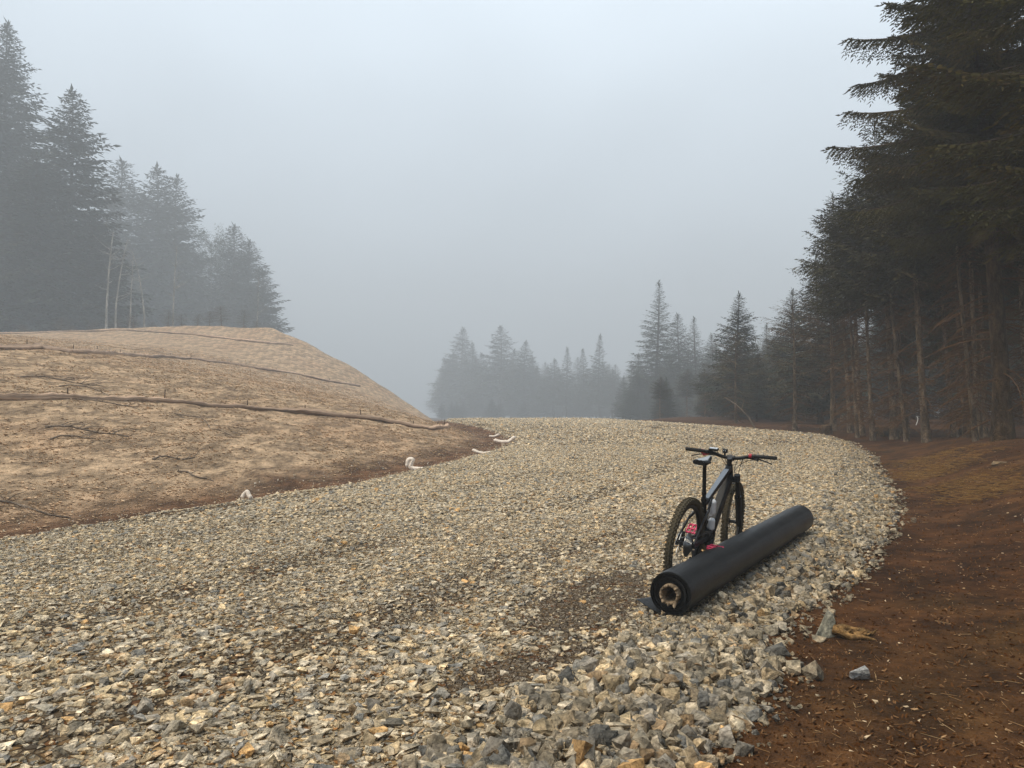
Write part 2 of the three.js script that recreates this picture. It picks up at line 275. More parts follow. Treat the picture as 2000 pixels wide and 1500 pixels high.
  const inks = STONE_COLORS.flatMap((c) => [0.52, 0.78].map((k) => mat({ map: T.grain, bumpMap: T.grainBump, bumpScale: 0.02, roughness: 0.9, color: rgb(c[0] * k * 2.0, c[1] * k * 1.95, c[2] * k * 1.86) })));
  for (const c of cand) {
    e.set((hash(c.x * 9999 | 0, c.d * 9999 | 0, 1) - 0.5) * 2 * c.tilt, hash(c.x * 9999 | 0, c.d * 9999 | 0, 2) * 6.283, (hash(c.x * 9999 | 0, c.d * 9999 | 0, 3) - 0.5) * 2 * c.tilt); q.setFromEuler(e);
    const nr = Math.hypot(c.x - 1.0, c.d - 5.1); if (nr < 0.42) { c.y = Math.min(c.y, groundAt(c.x, c.d) + 0.008); c.size = Math.min(c.size, 0.035 + 0.06 * nr); }
    if (roll(c)) { c.y = Math.min(c.y, groundAt(c.x, c.d) + 0.004); c.size = Math.min(c.size, 0.05); }
    if (own.has(c)) {
      const base = STONE_COLORS.indexOf(stoneColor(c.c)), m = part(roadGroup, 'stone', (c.kind < 7 ? plates : lumps)[c.kind % 7], inks[base * 2 + (hash(c.x * 777 | 0, 5, 5) > 0.5 ? 1 : 0)]);
      m.position.set(c.x, c.y, -c.d); m.quaternion.copy(q); m.scale.setScalar(c.size * 1.25);
    } else bins[c.kind].push({ m: new THREE.Matrix4().compose(V(c.x, c.y, -c.d), q, V(c.size * 1.25, c.size * 1.25, c.size * 1.25)), c: stoneColor(c.c), k: (0.74 + 0.5 * hash(c.x * 777 | 0, c.d * 777 | 0, 5)) * (1 - 0.25 * c.edge) });
  }
  const col = new THREE.Color();
  bins.forEach((b, i) => {
    const o = new THREE.InstancedMesh([...plates, ...lumps][i], stoneMat, b.length); o.name = 'loose_gravel'; o.userData.kind = 'stuff'; o.castShadow = o.receiveShadow = true;
    b.forEach((s, k) => { o.setMatrixAt(k, s.m); o.setColorAt(k, col.setRGB(s.c[0] * s.k, s.c[1] * s.k, s.c[2] * s.k)); });
    roadGroup.add(o);
  });
  console.log('stones', cand.length, ranked.length);
}
// ---------------------------------------------------------------- trees
class Soup { // many small faces gathered into one geometry
  constructor() { this.p = []; this.c = []; this.i = []; this.n = 0; this.uv = []; }
  kite(a, dir, across, len, wid, col) { // a needle-clad shoot: a narrow leaf-shaped face
    const p = this.p, x = a[0], y = a[1], z = a[2], mx = x + dir[0] * len * 0.4, my = y + dir[1] * len * 0.4, mz = z + dir[2] * len * 0.4, w = wid / 2;
    p.push(x, y, z, mx + across[0] * w, my + across[1] * w, mz + across[2] * w, x + dir[0] * len, y + dir[1] * len, z + dir[2] * len, mx - across[0] * w, my - across[1] * w, mz - across[2] * w);
    for (let k = 0; k < 4; k++) this.c.push(col[0], col[1], col[2]);
    const n = this.n; this.i.push(n, n + 1, n + 2, n, n + 2, n + 3); this.n += 4;
  }
  limb(pts, r0, r1, k = 4) { // a tapered tube along points
    const m = pts.length; let u = [0.31, 0.2, 0.93];
    for (let j = 0; j < m; j++) {
      const a = pts[Math.max(0, j - 1)], b = pts[Math.min(m - 1, j + 1)], d = norm([b[0] - a[0], b[1] - a[1], b[2] - a[2]]), s = norm(cross(d, Math.abs(d[1]) > 0.9 ? [1, 0, 0.1] : [0, 1, 0])), t = cross(s, d), r = lerp(r0, r1, j / (m - 1));
      for (let q = 0; q < k; q++) { const w = q / k * 6.2832, c = Math.cos(w) * r, e = Math.sin(w) * r; this.p.push(pts[j][0] + s[0] * c + t[0] * e, pts[j][1] + s[1] * c + t[1] * e, pts[j][2] + s[2] * c + t[2] * e); this.uv.push(q / k, j * 0.37); }
      if (j) for (let q = 0; q < k; q++) { const a0 = this.n + (j - 1) * k + q, a1 = this.n + (j - 1) * k + (q + 1) % k; this.i.push(a0, a1, a1 + k, a0, a1 + k, a0 + k); }
    }
    this.n += m * k;
  }
  build() {
    const g = new THREE.BufferGeometry(); g.setAttribute('position', new THREE.Float32BufferAttribute(this.p, 3));
    if (this.c.length) g.setAttribute('color', new THREE.Float32BufferAttribute(this.c, 3));
    if (this.uv.length) g.setAttribute('uv', new THREE.Float32BufferAttribute(this.uv, 2));
    g.setIndex(this.i); g.computeVertexNormals(); return g;
  }
}
const cross = (a, b) => [a[1] * b[2] - a[2] * b[1], a[2] * b[0] - a[0] * b[2], a[0] * b[1] - a[1] * b[0]];
const norm = (a) => { const l = Math.hypot(a[0], a[1], a[2]) || 1; return [a[0] / l, a[1] / l, a[2] / l]; };
let triangles = 0;
// H height, R longest branch, base where the green crown starts, widest where it is widest (shares of H), gap between whorls, twig and shoot spacing and size
function spruce(o) {
  const { seed, H, R, base, widest = 0.3, gap, twig, shoot, len, wid, cross: two = 1, droop = 0.3, dbh, dead = 0, green = [0.036, 0.042, 0.02], brown = [0.07, 0.045, 0.022], sway = 0.12, power = 0.85, twigLength = 0.9 } = o;
  const Q = rng(seed), crown = new Soup(), limbs = new Soup(), trunk = new Soup(), deads = new Soup();
  const ph = Q() * 9, axis = (y) => [sway * (Math.sin(y * 0.31 + ph) - Math.sin(ph)), y, sway * (Math.cos(y * 0.27 + ph) - Math.cos(ph))];
  const tp = []; for (let j = 0; j <= 14; j++) tp.push(axis(H * j / 14 - (j ? 0 : 0.25)));
  { // butt flares a little
    const k = 10, n = tp.length; for (let j = 0; j < n; j++) { const y = tp[j][1], r = dbh / 2 * Math.pow(Math.max(0.02, 1 - y / H), 0.75) * (1 + 0.45 * Math.exp(-Math.max(0, y) * 3)); for (let q = 0; q <= k; q++) { const w = q / k * 6.2832, rr = r * (1 + 0.07 * Math.sin(w * 3 + ph + y)); trunk.p.push(tp[j][0] + Math.cos(w) * rr, y, tp[j][2] + Math.sin(w) * rr); trunk.uv.push(q / k * Math.max(1, Math.round(dbh * 5)), y * 0.8); } if (j) for (let q = 0; q < k; q++) { const a = (j - 1) * (k + 1) + q; trunk.i.push(a, a + k + 1, a + k + 2, a, a + k + 2, a + 1); } }
  }
  let az = Q() * 6.28;
  for (let y = base * H; y < H - 0.1; y += gap * (0.75 + 0.5 * Q()) * (y > H * 0.8 ? 0.7 : 1)) {
    az += 2.4 + (Q() - 0.5) * 0.7;
    const t = y / H, prof = t < widest ? lerp(0.72, 1, (t - base) / Math.max(0.01, widest - base)) : Math.pow(Math.max(0, (1 - t) / (1 - widest)), power), L = Math.max(0.12, R * prof * (0.5 + 0.65 * Math.pow(Q(), 0.7)));
    const up = lerp(-0.12, 0.75, Math.pow(t, 1.6)) + (Q() - 0.5) * 0.22, dr = droop * (1 - 0.8 * t) * (0.7 + 0.6 * Q()), bend = (Q() - 0.5) * 0.35;
    const A = axis(y), ca = Math.cos(az), sa = Math.sin(az), n = Math.max(4, Math.ceil(L / 0.35));
    const at = (s) => { const r = L * s, b = bend * s * s * L * 0.4; return [A[0] + ca * r - sa * b, A[1] + L * (up * s - dr * s * s + dr * 0.75 * s * s * s), A[2] + sa * r + ca * b]; };
    const pts = []; for (let k = 0; k <= n; k++) pts.push(at(k / n));
    limbs.limb(pts, 0.008 + 0.013 * L * dbh / 0.35, 0.004, 4);
    const tip = 0.35 + 0.65 * Math.min(1, L / (0.45 * R)), tone = Q(), old = Q() < 0.3 ? 0.5 : 0.12;
    const colour = () => { const v = 0.7 + 0.6 * Q(), c = mix3(green, brown, clamp(old * 1.1 * Q() + 0.35 * tone * Q(), 0, 1)); return [c[0] * v, c[1] * v, c[2] * v]; };
    const spray = (p, d, l, w) => { // shoots along a twig from p
      const side = norm(cross(d, [0, 1, 0])), m = Math.max(1, Math.round(l / shoot));
      for (let k = 0; k <= m; k++) {
        const s = k / m * l, sag = -0.35 * s * s / Math.max(l, 0.3), b = [p[0] + d[0] * s, p[1] + d[1] * s + sag, p[2] + d[2] * s];
        for (const e of k === m ? [0] : [-1, 1]) {
          const dd = norm([d[0] + side[0] * e * (0.75 + 0.3 * Q()) + (Q() - 0.5) * 0.3, d[1] - 0.32 * Q() - 0.05 + (Q() - 0.5) * 0.3, d[2] + side[2] * e * (0.75 + 0.3 * Q()) + (Q() - 0.5) * 0.3]);
          const ll = len * (0.6 + 0.7 * Q()) * tip, ac = norm(cross(dd, [Q() - 0.5, Q() + 0.3, Q() - 0.5])), col = colour();
          crown.kite(b, dd, ac, ll, wid * (0.7 + 0.6 * Q()) * tip, col);
          if (two > 1) crown.kite(b, dd, norm(cross(dd, ac)), ll, wid * (0.7 + 0.6 * Q()) * tip, col);
        }
      }
    };
    const m = Math.max(2, Math.round(L / twig));
    for (let k = 1; k <= m; k++) {
      const s = Math.max(0.08, (k - 0.5 * Q()) / m), p = at(s), f = at(Math.min(1, s + 0.04)), b = at(s - 0.04), d = norm([f[0] - b[0], f[1] - b[1], f[2] - b[2]]), sd = norm(cross(d, [0, 1, 0]));
      for (const e of [-1, 1]) { const tl = Math.min(twigLength, (0.12 + 0.42 * L * (1 - s * 0.8) * Math.min(1, s * 4)) * (0.6 + 0.6 * Q())); spray(p, norm([d[0] * 0.75 + sd[0] * e, d[1] * 0.75 - 0.22 - 0.3 * Q() * droop, d[2] * 0.75 + sd[2] * e]), tl); }
      if (k === m) spray(p, d, 0.3 * Math.min(1, L));
    }
  }
  // leader
  for (let k = 0; k < 8; k++) { const a = k * 2.4, p = axis(H - 0.05 * k * len * 6); crown.kite(p, norm([Math.cos(a) * 0.5, 1, Math.sin(a) * 0.5]), [Math.sin(a), 0, -Math.cos(a)], len * 1.3, wid, green); }
  // dead, bare branches below the crown
  for (let k = 0; k < dead; k++) {
    const y = H * base * (0.12 + 0.95 * Q()), a = Q() * 6.28, A = axis(y), L = (0.35 + 0.65 * Q()) * R * 0.62, up = -0.25 + 0.4 * Q(), pts = [];
    for (let j = 0; j <= 4; j++) { const s = j / 4; pts.push([A[0] + Math.cos(a + 0.3 * s) * L * s, y + L * (up * s - 0.3 * s * s), A[2] + Math.sin(a + 0.3 * s) * L * s]); }
    deads.limb(pts, 0.015 + 0.008 * Q(), 0.005, 3);
    for (let j = 0; j < L * 6; j++) { const s = 0.2 + 0.8 * Q(), i = Math.min(3, s * 4 | 0), f = s * 4 - i, p = [0, 1, 2].map((c) => lerp(pts[i][c], pts[i + 1][c], f)), w = a + (Q() < 0.5 ? 1 : -1) * (0.7 + 0.5 * Q()), l = 0.12 + 0.45 * Q(); deads.limb([p, [p[0] + Math.cos(w) * l * 0.5, p[1] - l * 0.12, p[2] + Math.sin(w) * l * 0.5], [p[0] + Math.cos(w + 0.2) * l * 0.9, p[1] - l * 0.5 * (0.3 + Q()), p[2] + Math.sin(w + 0.2) * l * 0.9]], 0.005, 0.003, 3); }
  }
  triangles += (crown.i.length + limbs.i.length + trunk.i.length + deads.i.length) / 3;
  return { trunk: trunk.build(), limbs: limbs.build(), crown: crown.build(), deads: dead ? deads.build() : null };
}
const leafMat = mat({ vertexColors: true, roughness: 0.9, side: THREE.DoubleSide });
const barkMat = (c) => mat({ map: T.bark, bumpMap: T.barkBump, bumpScale: 0.03, color: rgb(...c) });
const M_bark = barkMat([0.2, 0.13, 0.07]), M_poleBark = barkMat([0.52, 0.38, 0.25]), M_limb = mat({ color: rgb(0.06, 0.04, 0.025) }), M_dead = mat({ color: rgb(0.13, 0.068, 0.028) }), M_pale = barkMat([0.95, 0.9, 0.8]);
function treeFrom(k, bark = M_bark) {
  const t = new THREE.Group(); part(t, 'trunk', k.trunk, bark); part(t, 'limbs', k.limbs, M_limb); part(t, 'crown', k.crown, leafMat);
  if (k.deads) part(t, 'dead_branches', k.deads, M_dead);
  return t;
}
const near1 = treeFrom(spruce({ seed: 11, H: 16.5, R: 3.7, base: 0.29, widest: 0.42, gap: 0.08, twig: 0.11, shoot: 0.065, len: 0.15, wid: 0.033, cross: 2, droop: 0.55, twigLength: 0.62, green: [0.066, 0.062, 0.022], brown: [0.105, 0.062, 0.022], dbh: 0.46, dead: 40 }));
const near2 = treeFrom(spruce({ seed: 12, H: 18, R: 3.9, base: 0.2, widest: 0.4, gap: 0.1, twig: 0.12, shoot: 0.075, len: 0.16, wid: 0.035, cross: 2, droop: 0.6, twigLength: 0.65, brown: [0.115, 0.07, 0.025], dbh: 0.48, dead: 36, green: [0.085, 0.08, 0.022] }));
const pole1 = treeFrom(spruce({ seed: 21, H: 10, R: 2.1, base: 0.5, widest: 0.66, gap: 0.06, twig: 0.15, shoot: 0.11, len: 0.19, wid: 0.06, droop: 0.5, dbh: 0.27, dead: 80, brown: [0.07, 0.042, 0.016], green: [0.05, 0.048, 0.017] }), M_poleBark);
const pole2 = treeFrom(spruce({ seed: 22, H: 9, R: 1.8, base: 0.52, widest: 0.68, gap: 0.06, twig: 0.16, shoot: 0.11, len: 0.19, wid: 0.06, droop: 0.5, dbh: 0.16, dead: 70, brown: [0.07, 0.042, 0.016], green: [0.05, 0.048, 0.017] }), M_poleBark);
const mid1 = treeFrom(spruce({ seed: 31, H: 10, R: 2.3, base: 0.1, widest: 0.26, gap: 0.05, twig: 0.16, shoot: 0.14, len: 0.25, wid: 0.085, droop: 0.3, dbh: 0.26, dead: 14, green: [0.042, 0.056, 0.036] }));
const mid2 = treeFrom(spruce({ seed: 32, H: 13, R: 2.3, base: 0.1, widest: 0.24, gap: 0.07, twig: 0.18, shoot: 0.17, len: 0.28, wid: 0.1, droop: 0.25, dbh: 0.3, dead: 16, green: [0.042, 0.056, 0.036], power: 1 }));
const mid3 = treeFrom(spruce({ seed: 33, H: 11, R: 2.0, base: 0.14, widest: 0.3, gap: 0.06, twig: 0.18, shoot: 0.17, len: 0.28, wid: 0.1, droop: 0.35, dbh: 0.24, dead: 20, green: [0.04, 0.052, 0.032] }));
const tall1 = treeFrom(spruce({ seed: 41, H: 24, R: 4.6, base: 0.03, widest: 0.2, gap: 0.075, twig: 0.22, shoot: 0.22, len: 0.42, wid: 0.16, droop: 0.3, dbh: 0.5, green: [0.042, 0.054, 0.034], power: 0.8, twigLength: 1.2 }));
const tall2 = treeFrom(spruce({ seed: 42, H: 19, R: 3.8, base: 0.04, widest: 0.25, gap: 0.085, twig: 0.22, shoot: 0.22, len: 0.42, wid: 0.16, droop: 0.3, dbh: 0.4, green: [0.042, 0.054, 0.034], power: 0.72, twigLength: 1.1 }));
const far1 = treeFrom(spruce({ seed: 51, H: 16, R: 2.6, base: 0.26, widest: 0.38, gap: 0.1, twig: 0.24, shoot: 0.26, len: 0.48, wid: 0.2, droop: 0.25, dbh: 0.32, dead: 24, green: [0.042, 0.054, 0.034] }));
const far2 = treeFrom(spruce({ seed: 52, H: 15, R: 1.9, base: 0.2, widest: 0.32, gap: 0.1, twig: 0.24, shoot: 0.26, len: 0.45, wid: 0.18, droop: 0.25, dbh: 0.26, dead: 20, green: [0.042, 0.054, 0.034], power: 1 }));
// a half-dead spruce whose thin brown sprays hang from bare limbs
const dead1 = treeFrom(spruce({ seed: 61, H: 6.2, R: 2.3, base: 0.4, widest: 0.62, gap: 0.09, twig: 0.18, shoot: 0.12, len: 0.16, wid: 0.024, droop: 0.75, dbh: 0.24, dead: 26, green: [0.12, 0.08, 0.045], brown: [0.15, 0.09, 0.045], power: 0.6 }), M_poleBark);
const dead2 = treeFrom(spruce({ seed: 62, H: 5.6, R: 2.0, base: 0.3, widest: 0.55, gap: 0.09, twig: 0.18, shoot: 0.12, len: 0.16, wid: 0.024, droop: 0.7, dbh: 0.18, dead: 30, green: [0.11, 0.085, 0.045], brown: [0.15, 0.09, 0.045], power: 0.6 }), M_poleBark);
console.log('tree triangles', triangles);

const placed = [];
function plant(kind, name, x, d, height, turn, label, group, lean = [0, 0], wide = 1) {
  const first = !kind.parent, t = first ? kind : kind.clone();
  t.userData = {};
  t.name = numbered(name); scene.add(dress(t)); tag(t, label, name.includes('shrub') ? 'shrub' : 'tree', group);
  const H = kind.userHeight ?? (kind.userHeight = new THREE.Box3().setFromBufferAttribute(kind.children[0].geometry.attributes.position).max.y), k = height / H;
  t.position.set(x, land(x, d, 0) - 0.06, -d); t.rotation.set(lean[1], turn, lean[0], 'ZXY'); t.scale.set(k * wide, k, k * wide); placed.push([x, d]);
  return t;
}
const W = 'trees of the wood right of the road', F = 'trees beyond the far end of the gravel', HT = 'trees on top of the cleared slope';
// --- the wood on the right, nearest first
plant(near2, 'spruce_tree', 11.0, 12.8, 18, 0.6, 'spruce at the right picture edge, its olive branch reaching in at mid height', W);
plant(near1, 'spruce_tree', 10.9, 17.1, 17, 2.2, 'thickest dark spruce trunk, right of all other trunks in the wood', W, [0.035, 0], 0.78);
plant(near1, 'spruce_tree', 13.0, 21.8, 16.5, 4.4, 'tallest spruce of the wood, dark crown jutting left over the road', W, [0.01, 0], 0.7);
plant(pole1, 'spruce_tree', 12.05, 22.4, 9.5, 1.1, 'slim pale-barked spruce leaning left, second big trunk left of the thickest one', W, [0.085, 0], 0.85);
plant(pole2, 'spruce_tree', 12.9, 21.0, 8.6, 0.4, 'thin spruce pole just left of the thickest trunk', W, [0.05, 0]);
plant(pole2, 'spruce_tree', 12.2, 23.8, 8.4, 2.9, 'very thin spruce pole between two thicker trunks mid wood', W, [0.06, 0]);
plant(pole1, 'spruce_tree', 12.6, 25.4, 10.5, 3.3, 'straight grey spruce trunk behind the white ribbon', W, [0.03, 0], 0.85);
plant(pole2, 'spruce_tree', 12.0, 25.6, 8.8, 5.1, 'thin leaning spruce pole beside the mossy stump', W, [0.07, 0]);
plant(pole1, 'spruce_tree', 12.75, 28.1, 8.8, 5.0, 'stout spruce trunk standing at the mossy stump', W, [0.02, 0], 0.9);
plant(near2, 'spruce_tree', 16.2, 27.5, 15.5, 3.9, 'tall spruce behind the slim poles, crown against the sky', W, [0, 0], 0.8);
plant(dead1, 'dead_spruce_tree', 12.75, 30.6, 6.0, 2.1, 'half-dead brown spruce beside the sawn stump', W);
plant(dead2, 'dead_spruce_tree', 11.7, 31.9, 5.4, 0.2, 'half-dead brown spruce with low drooping sprays left of the stump', W);
plant(dead2, 'dead_spruce_tree', 11.2, 38.5, 4.6, 3.4, 'low brown dead spruce behind the pale fallen pole', W);
{ // thin bare-stemmed poles along the front of the wood
  const Q = rng(65); for (const [x, d] of [[11.2, 18.6], [11.9, 19.6], [12.9, 18.8], [13.6, 20.2], [13.3, 22.6], [13.9, 24.2], [13.4, 26.6], [14.4, 28], [12.2, 27.2], [13.0, 29.6], [14.9, 22], [15.6, 24.4], [12.7, 16.8], [14.6, 18.2]]) plant(Q() < 0.65 ? pole2 : pole1, 'spruce_tree', x, d, 7.6 + 2.6 * Q(), Q() * 6, 'thin spruce pole with dead brown branches at the front of the wood', 'thin spruce poles at the front of the wood', [0.02 + 0.06 * Q(), (Q() - 0.5) * 0.04], 0.8);
}
function plantSeen(kind, name, px, top, d, turn, label, group, wide) { const x = (px - 1000) / 1503 * d; return plant(kind, name, x, d, (785 - top) / 1503 * d + 1.6 - land(x, d, 0), turn, label, group, [0, 0], wide); }
plantSeen(mid1, 'spruce_tree', 1602, 503, 37, 0.9, 'broad green spruce left of the wood, blue-green crown in the mist', W, 1.1);
plantSeen(mid1, 'spruce_tree', 1550, 565, 43, 3.1, 'ragged spruce just left of the broad green one', W, 1.1);
plantSeen(mid1, 'spruce_tree', 1440, 572, 47, 4.0, 'dark pointed spruce standing clear above the handlebar', W, 1.15);
plantSeen(mid3, 'spruce_tree', 1499, 632, 74, 1.4, 'thin-topped spruce peeping up between two darker ones', W, 0.9);
plantSeen(mid3, 'spruce_tree', 1478, 690, 52, 5.2, 'low dense spruce between the pointed one and the broad one', W, 1.5);
plantSeen(mid2, 'spruce_tree', 1281, 550, 126, 0.7, 'tallest misty spruce over the far road edge', W, 1.3);
plantSeen(mid3, 'spruce_tree', 1330, 612, 119, 2.5, 'misty spruce touching the tallest far one on its right', W, 1.35);
plantSeen(mid2, 'spruce_tree', 1362, 620, 115, 3.8, 'second misty spruce right of the tallest far one', W, 1.4);
plantSeen(mid3, 'spruce_tree', 1394, 652, 104, 1.9, 'third misty spruce right of the tallest far one', W, 1.4);
plantSeen(mid1, 'spruce_tree', 1244, 690, 136, 5.5, 'small misty spruce at the left foot of the tallest far one', W, 1.2);
plantSeen(mid3, 'spruce_tree', 1216, 735, 143, 0.3, 'lowest misty spruce in the gap of the tree line', W, 1.4);
{ // the body of the wood behind the front trees
  const Q = rng(5); let n = 0;
  for (let i = 0; i < 1400 && n < 84; i++) {
    const d = 14 + 86 * Math.pow(Q(), 0.9), u = 0.19 + 0.62 * Q(), x = u * d, r = rightOf(x, d)[0], px = 1000 + 1503 * u;
    if (r < 4.4 || placed.some(([a, b]) => Math.hypot(a - x, b - d) < 1.9 + d * 0.012) || x > 60) continue;
    const line = px < 1400 ? lerp(735, 690, (px - 1280) / 120) : px < 1620 ? lerp(690, 600, (px - 1400) / 220) : px < 1720 ? 600 : px < 1820 ? lerp(600, 400, (px - 1720) / 100) : 300, top = line + 70 * Q(), h = Math.min(17, (785 - top) / 1503 * d + 1.6 - land(x, d, 0));
    if (h < 2.5) continue;
    const near = d < 33 && u > 0.42, kind = d < 33 ? (Q() < 0.45 ? pole1 : Q() < 0.6 ? pole2 : mid3) : [mid1, mid3, mid3, pole1][(Q() * 4) | 0];
    n++; plant(kind, 'spruce_tree', x, d, h, Q() * 6.28, near ? 'spruce deep in the dark wood behind the front trunks' : 'spruce in the body of the wood behind the road edge trees', near ? 'spruces deep in the dark wood' : 'spruces in the body of the wood', [(Q() - 0.5) * 0.06, (Q() - 0.5) * 0.06], d > 33 ? 1.35 : 1);
  }
}
// --- far trees, left to right
for (const [px, top, d, kind, label] of [[868, 700, 168, far2, 'faintest misty trunk, leftmost of the far tree line'], [884, 690, 162, far1, 'second faint tree from the left end of the far line'], [902, 642, 158, far1, 'tall faint tree at the left end of the far line'], [920, 672, 150, far2, 'narrow faint tree right of the tall one at the left end'],
  [942, 690, 146, far1, 'dim tree mid left in the far line'], [975, 637, 140, far1, 'highest tree of the far line left of its gap'], [1003, 684, 135, far2, 'narrow tree right of the highest far one'], [1027, 668, 130, far1, 'broad far tree with a bare straight trunk below'], [1050, 716, 128, far2, 'low far tree at the left of the gap'], [1082, 702, 122, far1, 'far tree at the right of the gap'],
  [1106, 680, 118, far2, 'slim far spruce, left of three slim ones'], [1137, 682, 115, far2, 'slim far spruce, middle of three slim ones'], [1171, 655, 110, far2, 'slim far spruce, tallest of three slim ones'], [1196, 722, 108, far1, 'low far spruce right of the three slim ones']]) {
  const D = d * 1.9, u = (px - 1000) / 1503, x = u * D, h = (785 - top) / 1503 * D + 1.6 - land(x, D, 0);
  plant(kind, 'spruce_tree', x, D, h, px % 6, label, F, [0, 0], px > 1100 && px < 1180 ? 1.3 : 1.75);
}
{ const Q = rng(15); for (let i = 0; i < 40; i++) { const u = lerp(-0.092, 0.155, (i + Q()) / 40), d = lerp(322, 210, (u + 0.09) / 0.245) + 8 + 34 * Q(), top = lerp(692, 750, Q()); plant(Q() < 0.6 ? mid3 : far1, 'spruce_tree', u * d, d, (785 - top) / 1503 * d + 1.6 - land(u * d, d, 0), Q() * 6, 'spruce filling the misty far line behind its taller trees', 'spruces filling the far line', [0, 0], 1.7); } }
// --- the hilltop on the left
for (const [px, top, d, kind, label, wide] of [[2, 38, 66, tall1, 'tallest misty conifer at the left picture edge', 1.05], [-90, 90, 60, tall1, 'big misty conifer cut off by the left picture edge', 1], [128, 172, 62, tall2, 'second tallest misty conifer, ragged top, on the slope', 1.05], [70, 300, 58, tall2, 'shorter conifer between the two tallest at left', 1.1], [172, 420, 60, tall2, 'low dense conifer left of the pale stems', 1.1],
  [236, 312, 66, tall2, 'rounded misty conifer behind the pale leaning stems', 1.1], [298, 325, 66, tall2, 'rounded misty conifer in the middle of the hilltop clump', 1.1], [345, 345, 66, tall2, 'misty conifer at the right of the rounded clump', 1], [452, 440, 68, tall2, 'dim conifer right of the sparse broadleaf', 1.1], [482, 470, 66, tall2, 'dim low conifer near the end of the hilltop', 1.15], [508, 530, 63, tall2, 'last and lowest conifer at the right end of the hilltop', 1.2]]) {
  const D = d * (px > 200 ? 2.5 : 1.75), u = (px - 1000) / 1503, x = u * D, h = (785 - top) / 1503 * D + 1.6 - land(x, D, 0);
  plant(kind, 'conifer_tree', x, D, h, px % 5 + 2, label, HT, [0, 0], wide * 1.15 * clamp(30 / h, 1, 1.5));
}
{ const Q = rng(25); for (let i = 0; i < 24; i++) { const u = lerp(-0.72, -0.325, (i + Q()) / 24), d = (u > -0.53 ? 172 : 124) + 16 * Q(), top = lerp(390, 540, (i / 24)) + 40 * Q(); plant(tall2, 'conifer_tree', u * d, d, (785 - top) / 1503 * d + 1.6 - land(u * d, d, 0), Q() * 6, 'conifer behind the front row on the misty hilltop', 'conifers behind the front row on the hilltop', [0, 0], 1.3); } }

{ // misty spruces filling the line between the tallest far one and the pointed one
  const Q = rng(75); for (let i = 0; i < 20; i++) { const px = 1228 + 200 * (i + Q()) / 20, d = 118 + 40 * Q(); plantSeen([mid1, mid2, mid3][i % 3], 'spruce_tree', px, lerp(715, 655, (px - 1228) / 200) + 40 * Q(), d, Q() * 6, 'misty spruce filling the line right of the tallest far one', 'misty spruces filling the middle of the tree line', 1.4); }
}
{ // saplings along the brow of the slope
  const Q = rng(85); for (let i = 0; i < 18; i++) { const u = lerp(-0.66, -0.33, (i + Q()) / 18), d = 82 + 6 * Q(); plant(Q() < 0.5 ? dead1 : dead2, 'spruce_sapling', u * d, d, 1.0 + 1.6 * Q(), Q() * 6, 'sapling on the brow of the slope under the misty trees', 'saplings on the brow of the slope', [0, 0], 1.4); }
}
{ // dark brush right behind the road edge
  const Q = rng(95); for (let i = 0; i < 26; i++) { const px = 1365 + 215 * (i + Q()) / 26, d = lerp(58, 40, (px - 1365) / 215) + 8 * Q(), x = (px - 1000) / 1503 * d; if (rightOf(x, d)[0] < 1.6) continue; plant([dead2, mid3, mid1, dead1][i % 4], 'spruce_bush', x, d, 1.6 + 1.8 * Q(), Q() * 6, 'low bushy spruce just behind the far road edge', 'low bushy spruces along the far road edge', [0, 0], 1.5); }
}
{ // brush closing the foot of the far line
  const Q = rng(105); for (let i = 0; i < 30; i++) { const px = 862 + 360 * (i + Q()) / 30, d = 215 + 60 * Q(); plantSeen(mid3, 'spruce_bush', px, 762 + 26 * Q(), d, Q() * 6, 'misty bushy spruce at the foot of the far tree line', 'misty bushy spruces at the foot of the far line', 2.2); }
}
{ // low brush and small dead spruces closing the foot of the wood
  const Q = rng(45); for (let i = 0; i < 26; i++) { const d = 40 + 60 * Q(), x = (0.17 + 0.27 * Q()) * d; if (rightOf(x, d)[0] < 3.5 || (x / d < 0.26 && d < 95)) continue; plant(Q() < 0.5 ? dead2 : mid1, 'spruce_tree', x, d, 1.8 + 2 * Q(), Q() * 6, 'low brushy spruce at the foot of the misty wood', 'low brushy spruces at the foot of the wood', [0, 0], 1.5); }
}
{ // the wood goes on beside and behind the camera and shades the soil and the near edge of the road
  const Q = rng(55); for (const [x, d] of [[10.6, 4.6], [7.4, 0.6], [9.2, 1.8], [5.2, -2.4], [8.2, -2.2], [3.4, -6], [6.8, -6.4], [13.2, 3.6], [1.4, -10.5], [5.2, -11]]) plant(Q() < 0.5 ? near1 : near2, 'spruce_tree', x, d, 14.5 + 3.5 * Q(), Q() * 6, 'spruce of the same wood standing outside the picture on the right', 'spruces of the wood outside the picture on the right');
}
// ---------------------------------------------------------------- roll of black ground fabric
const DIR = V(0.538, 0, -0.843);                                     // the roll and the bicycle lie along this
T.weave = texture(512, (u, v) => { const n = 0.66 + 0.22 * (tfbm(u, v, 8, 5, 91) - 0.5) + 0.12 * (tiled(u, v, 128, 93) - 0.5), d = 0.5 * ss(0.56, 0.72, tfbm(u, v, 6, 6, 97)) + 0.35 * ss(0.86, 0.95, tiled(u, v, 90, 99)); return [n + d * 0.34, n + d * 0.27, n + d * 0.19]; });
T.weaveBump = texture(256, (u, v) => 0.5 + 0.4 * (tiled(u, v, 128, 93) - 0.5) + 0.6 * (tfbm(u, v, 4, 4, 95) - 0.5), false);
const M_fabric = mat({ map: T.weave, bumpMap: T.weaveBump, bumpScale: 0.004, color: rgb(0.012, 0.0125, 0.0135), roughness: 0.46, side: THREE.DoubleSide });
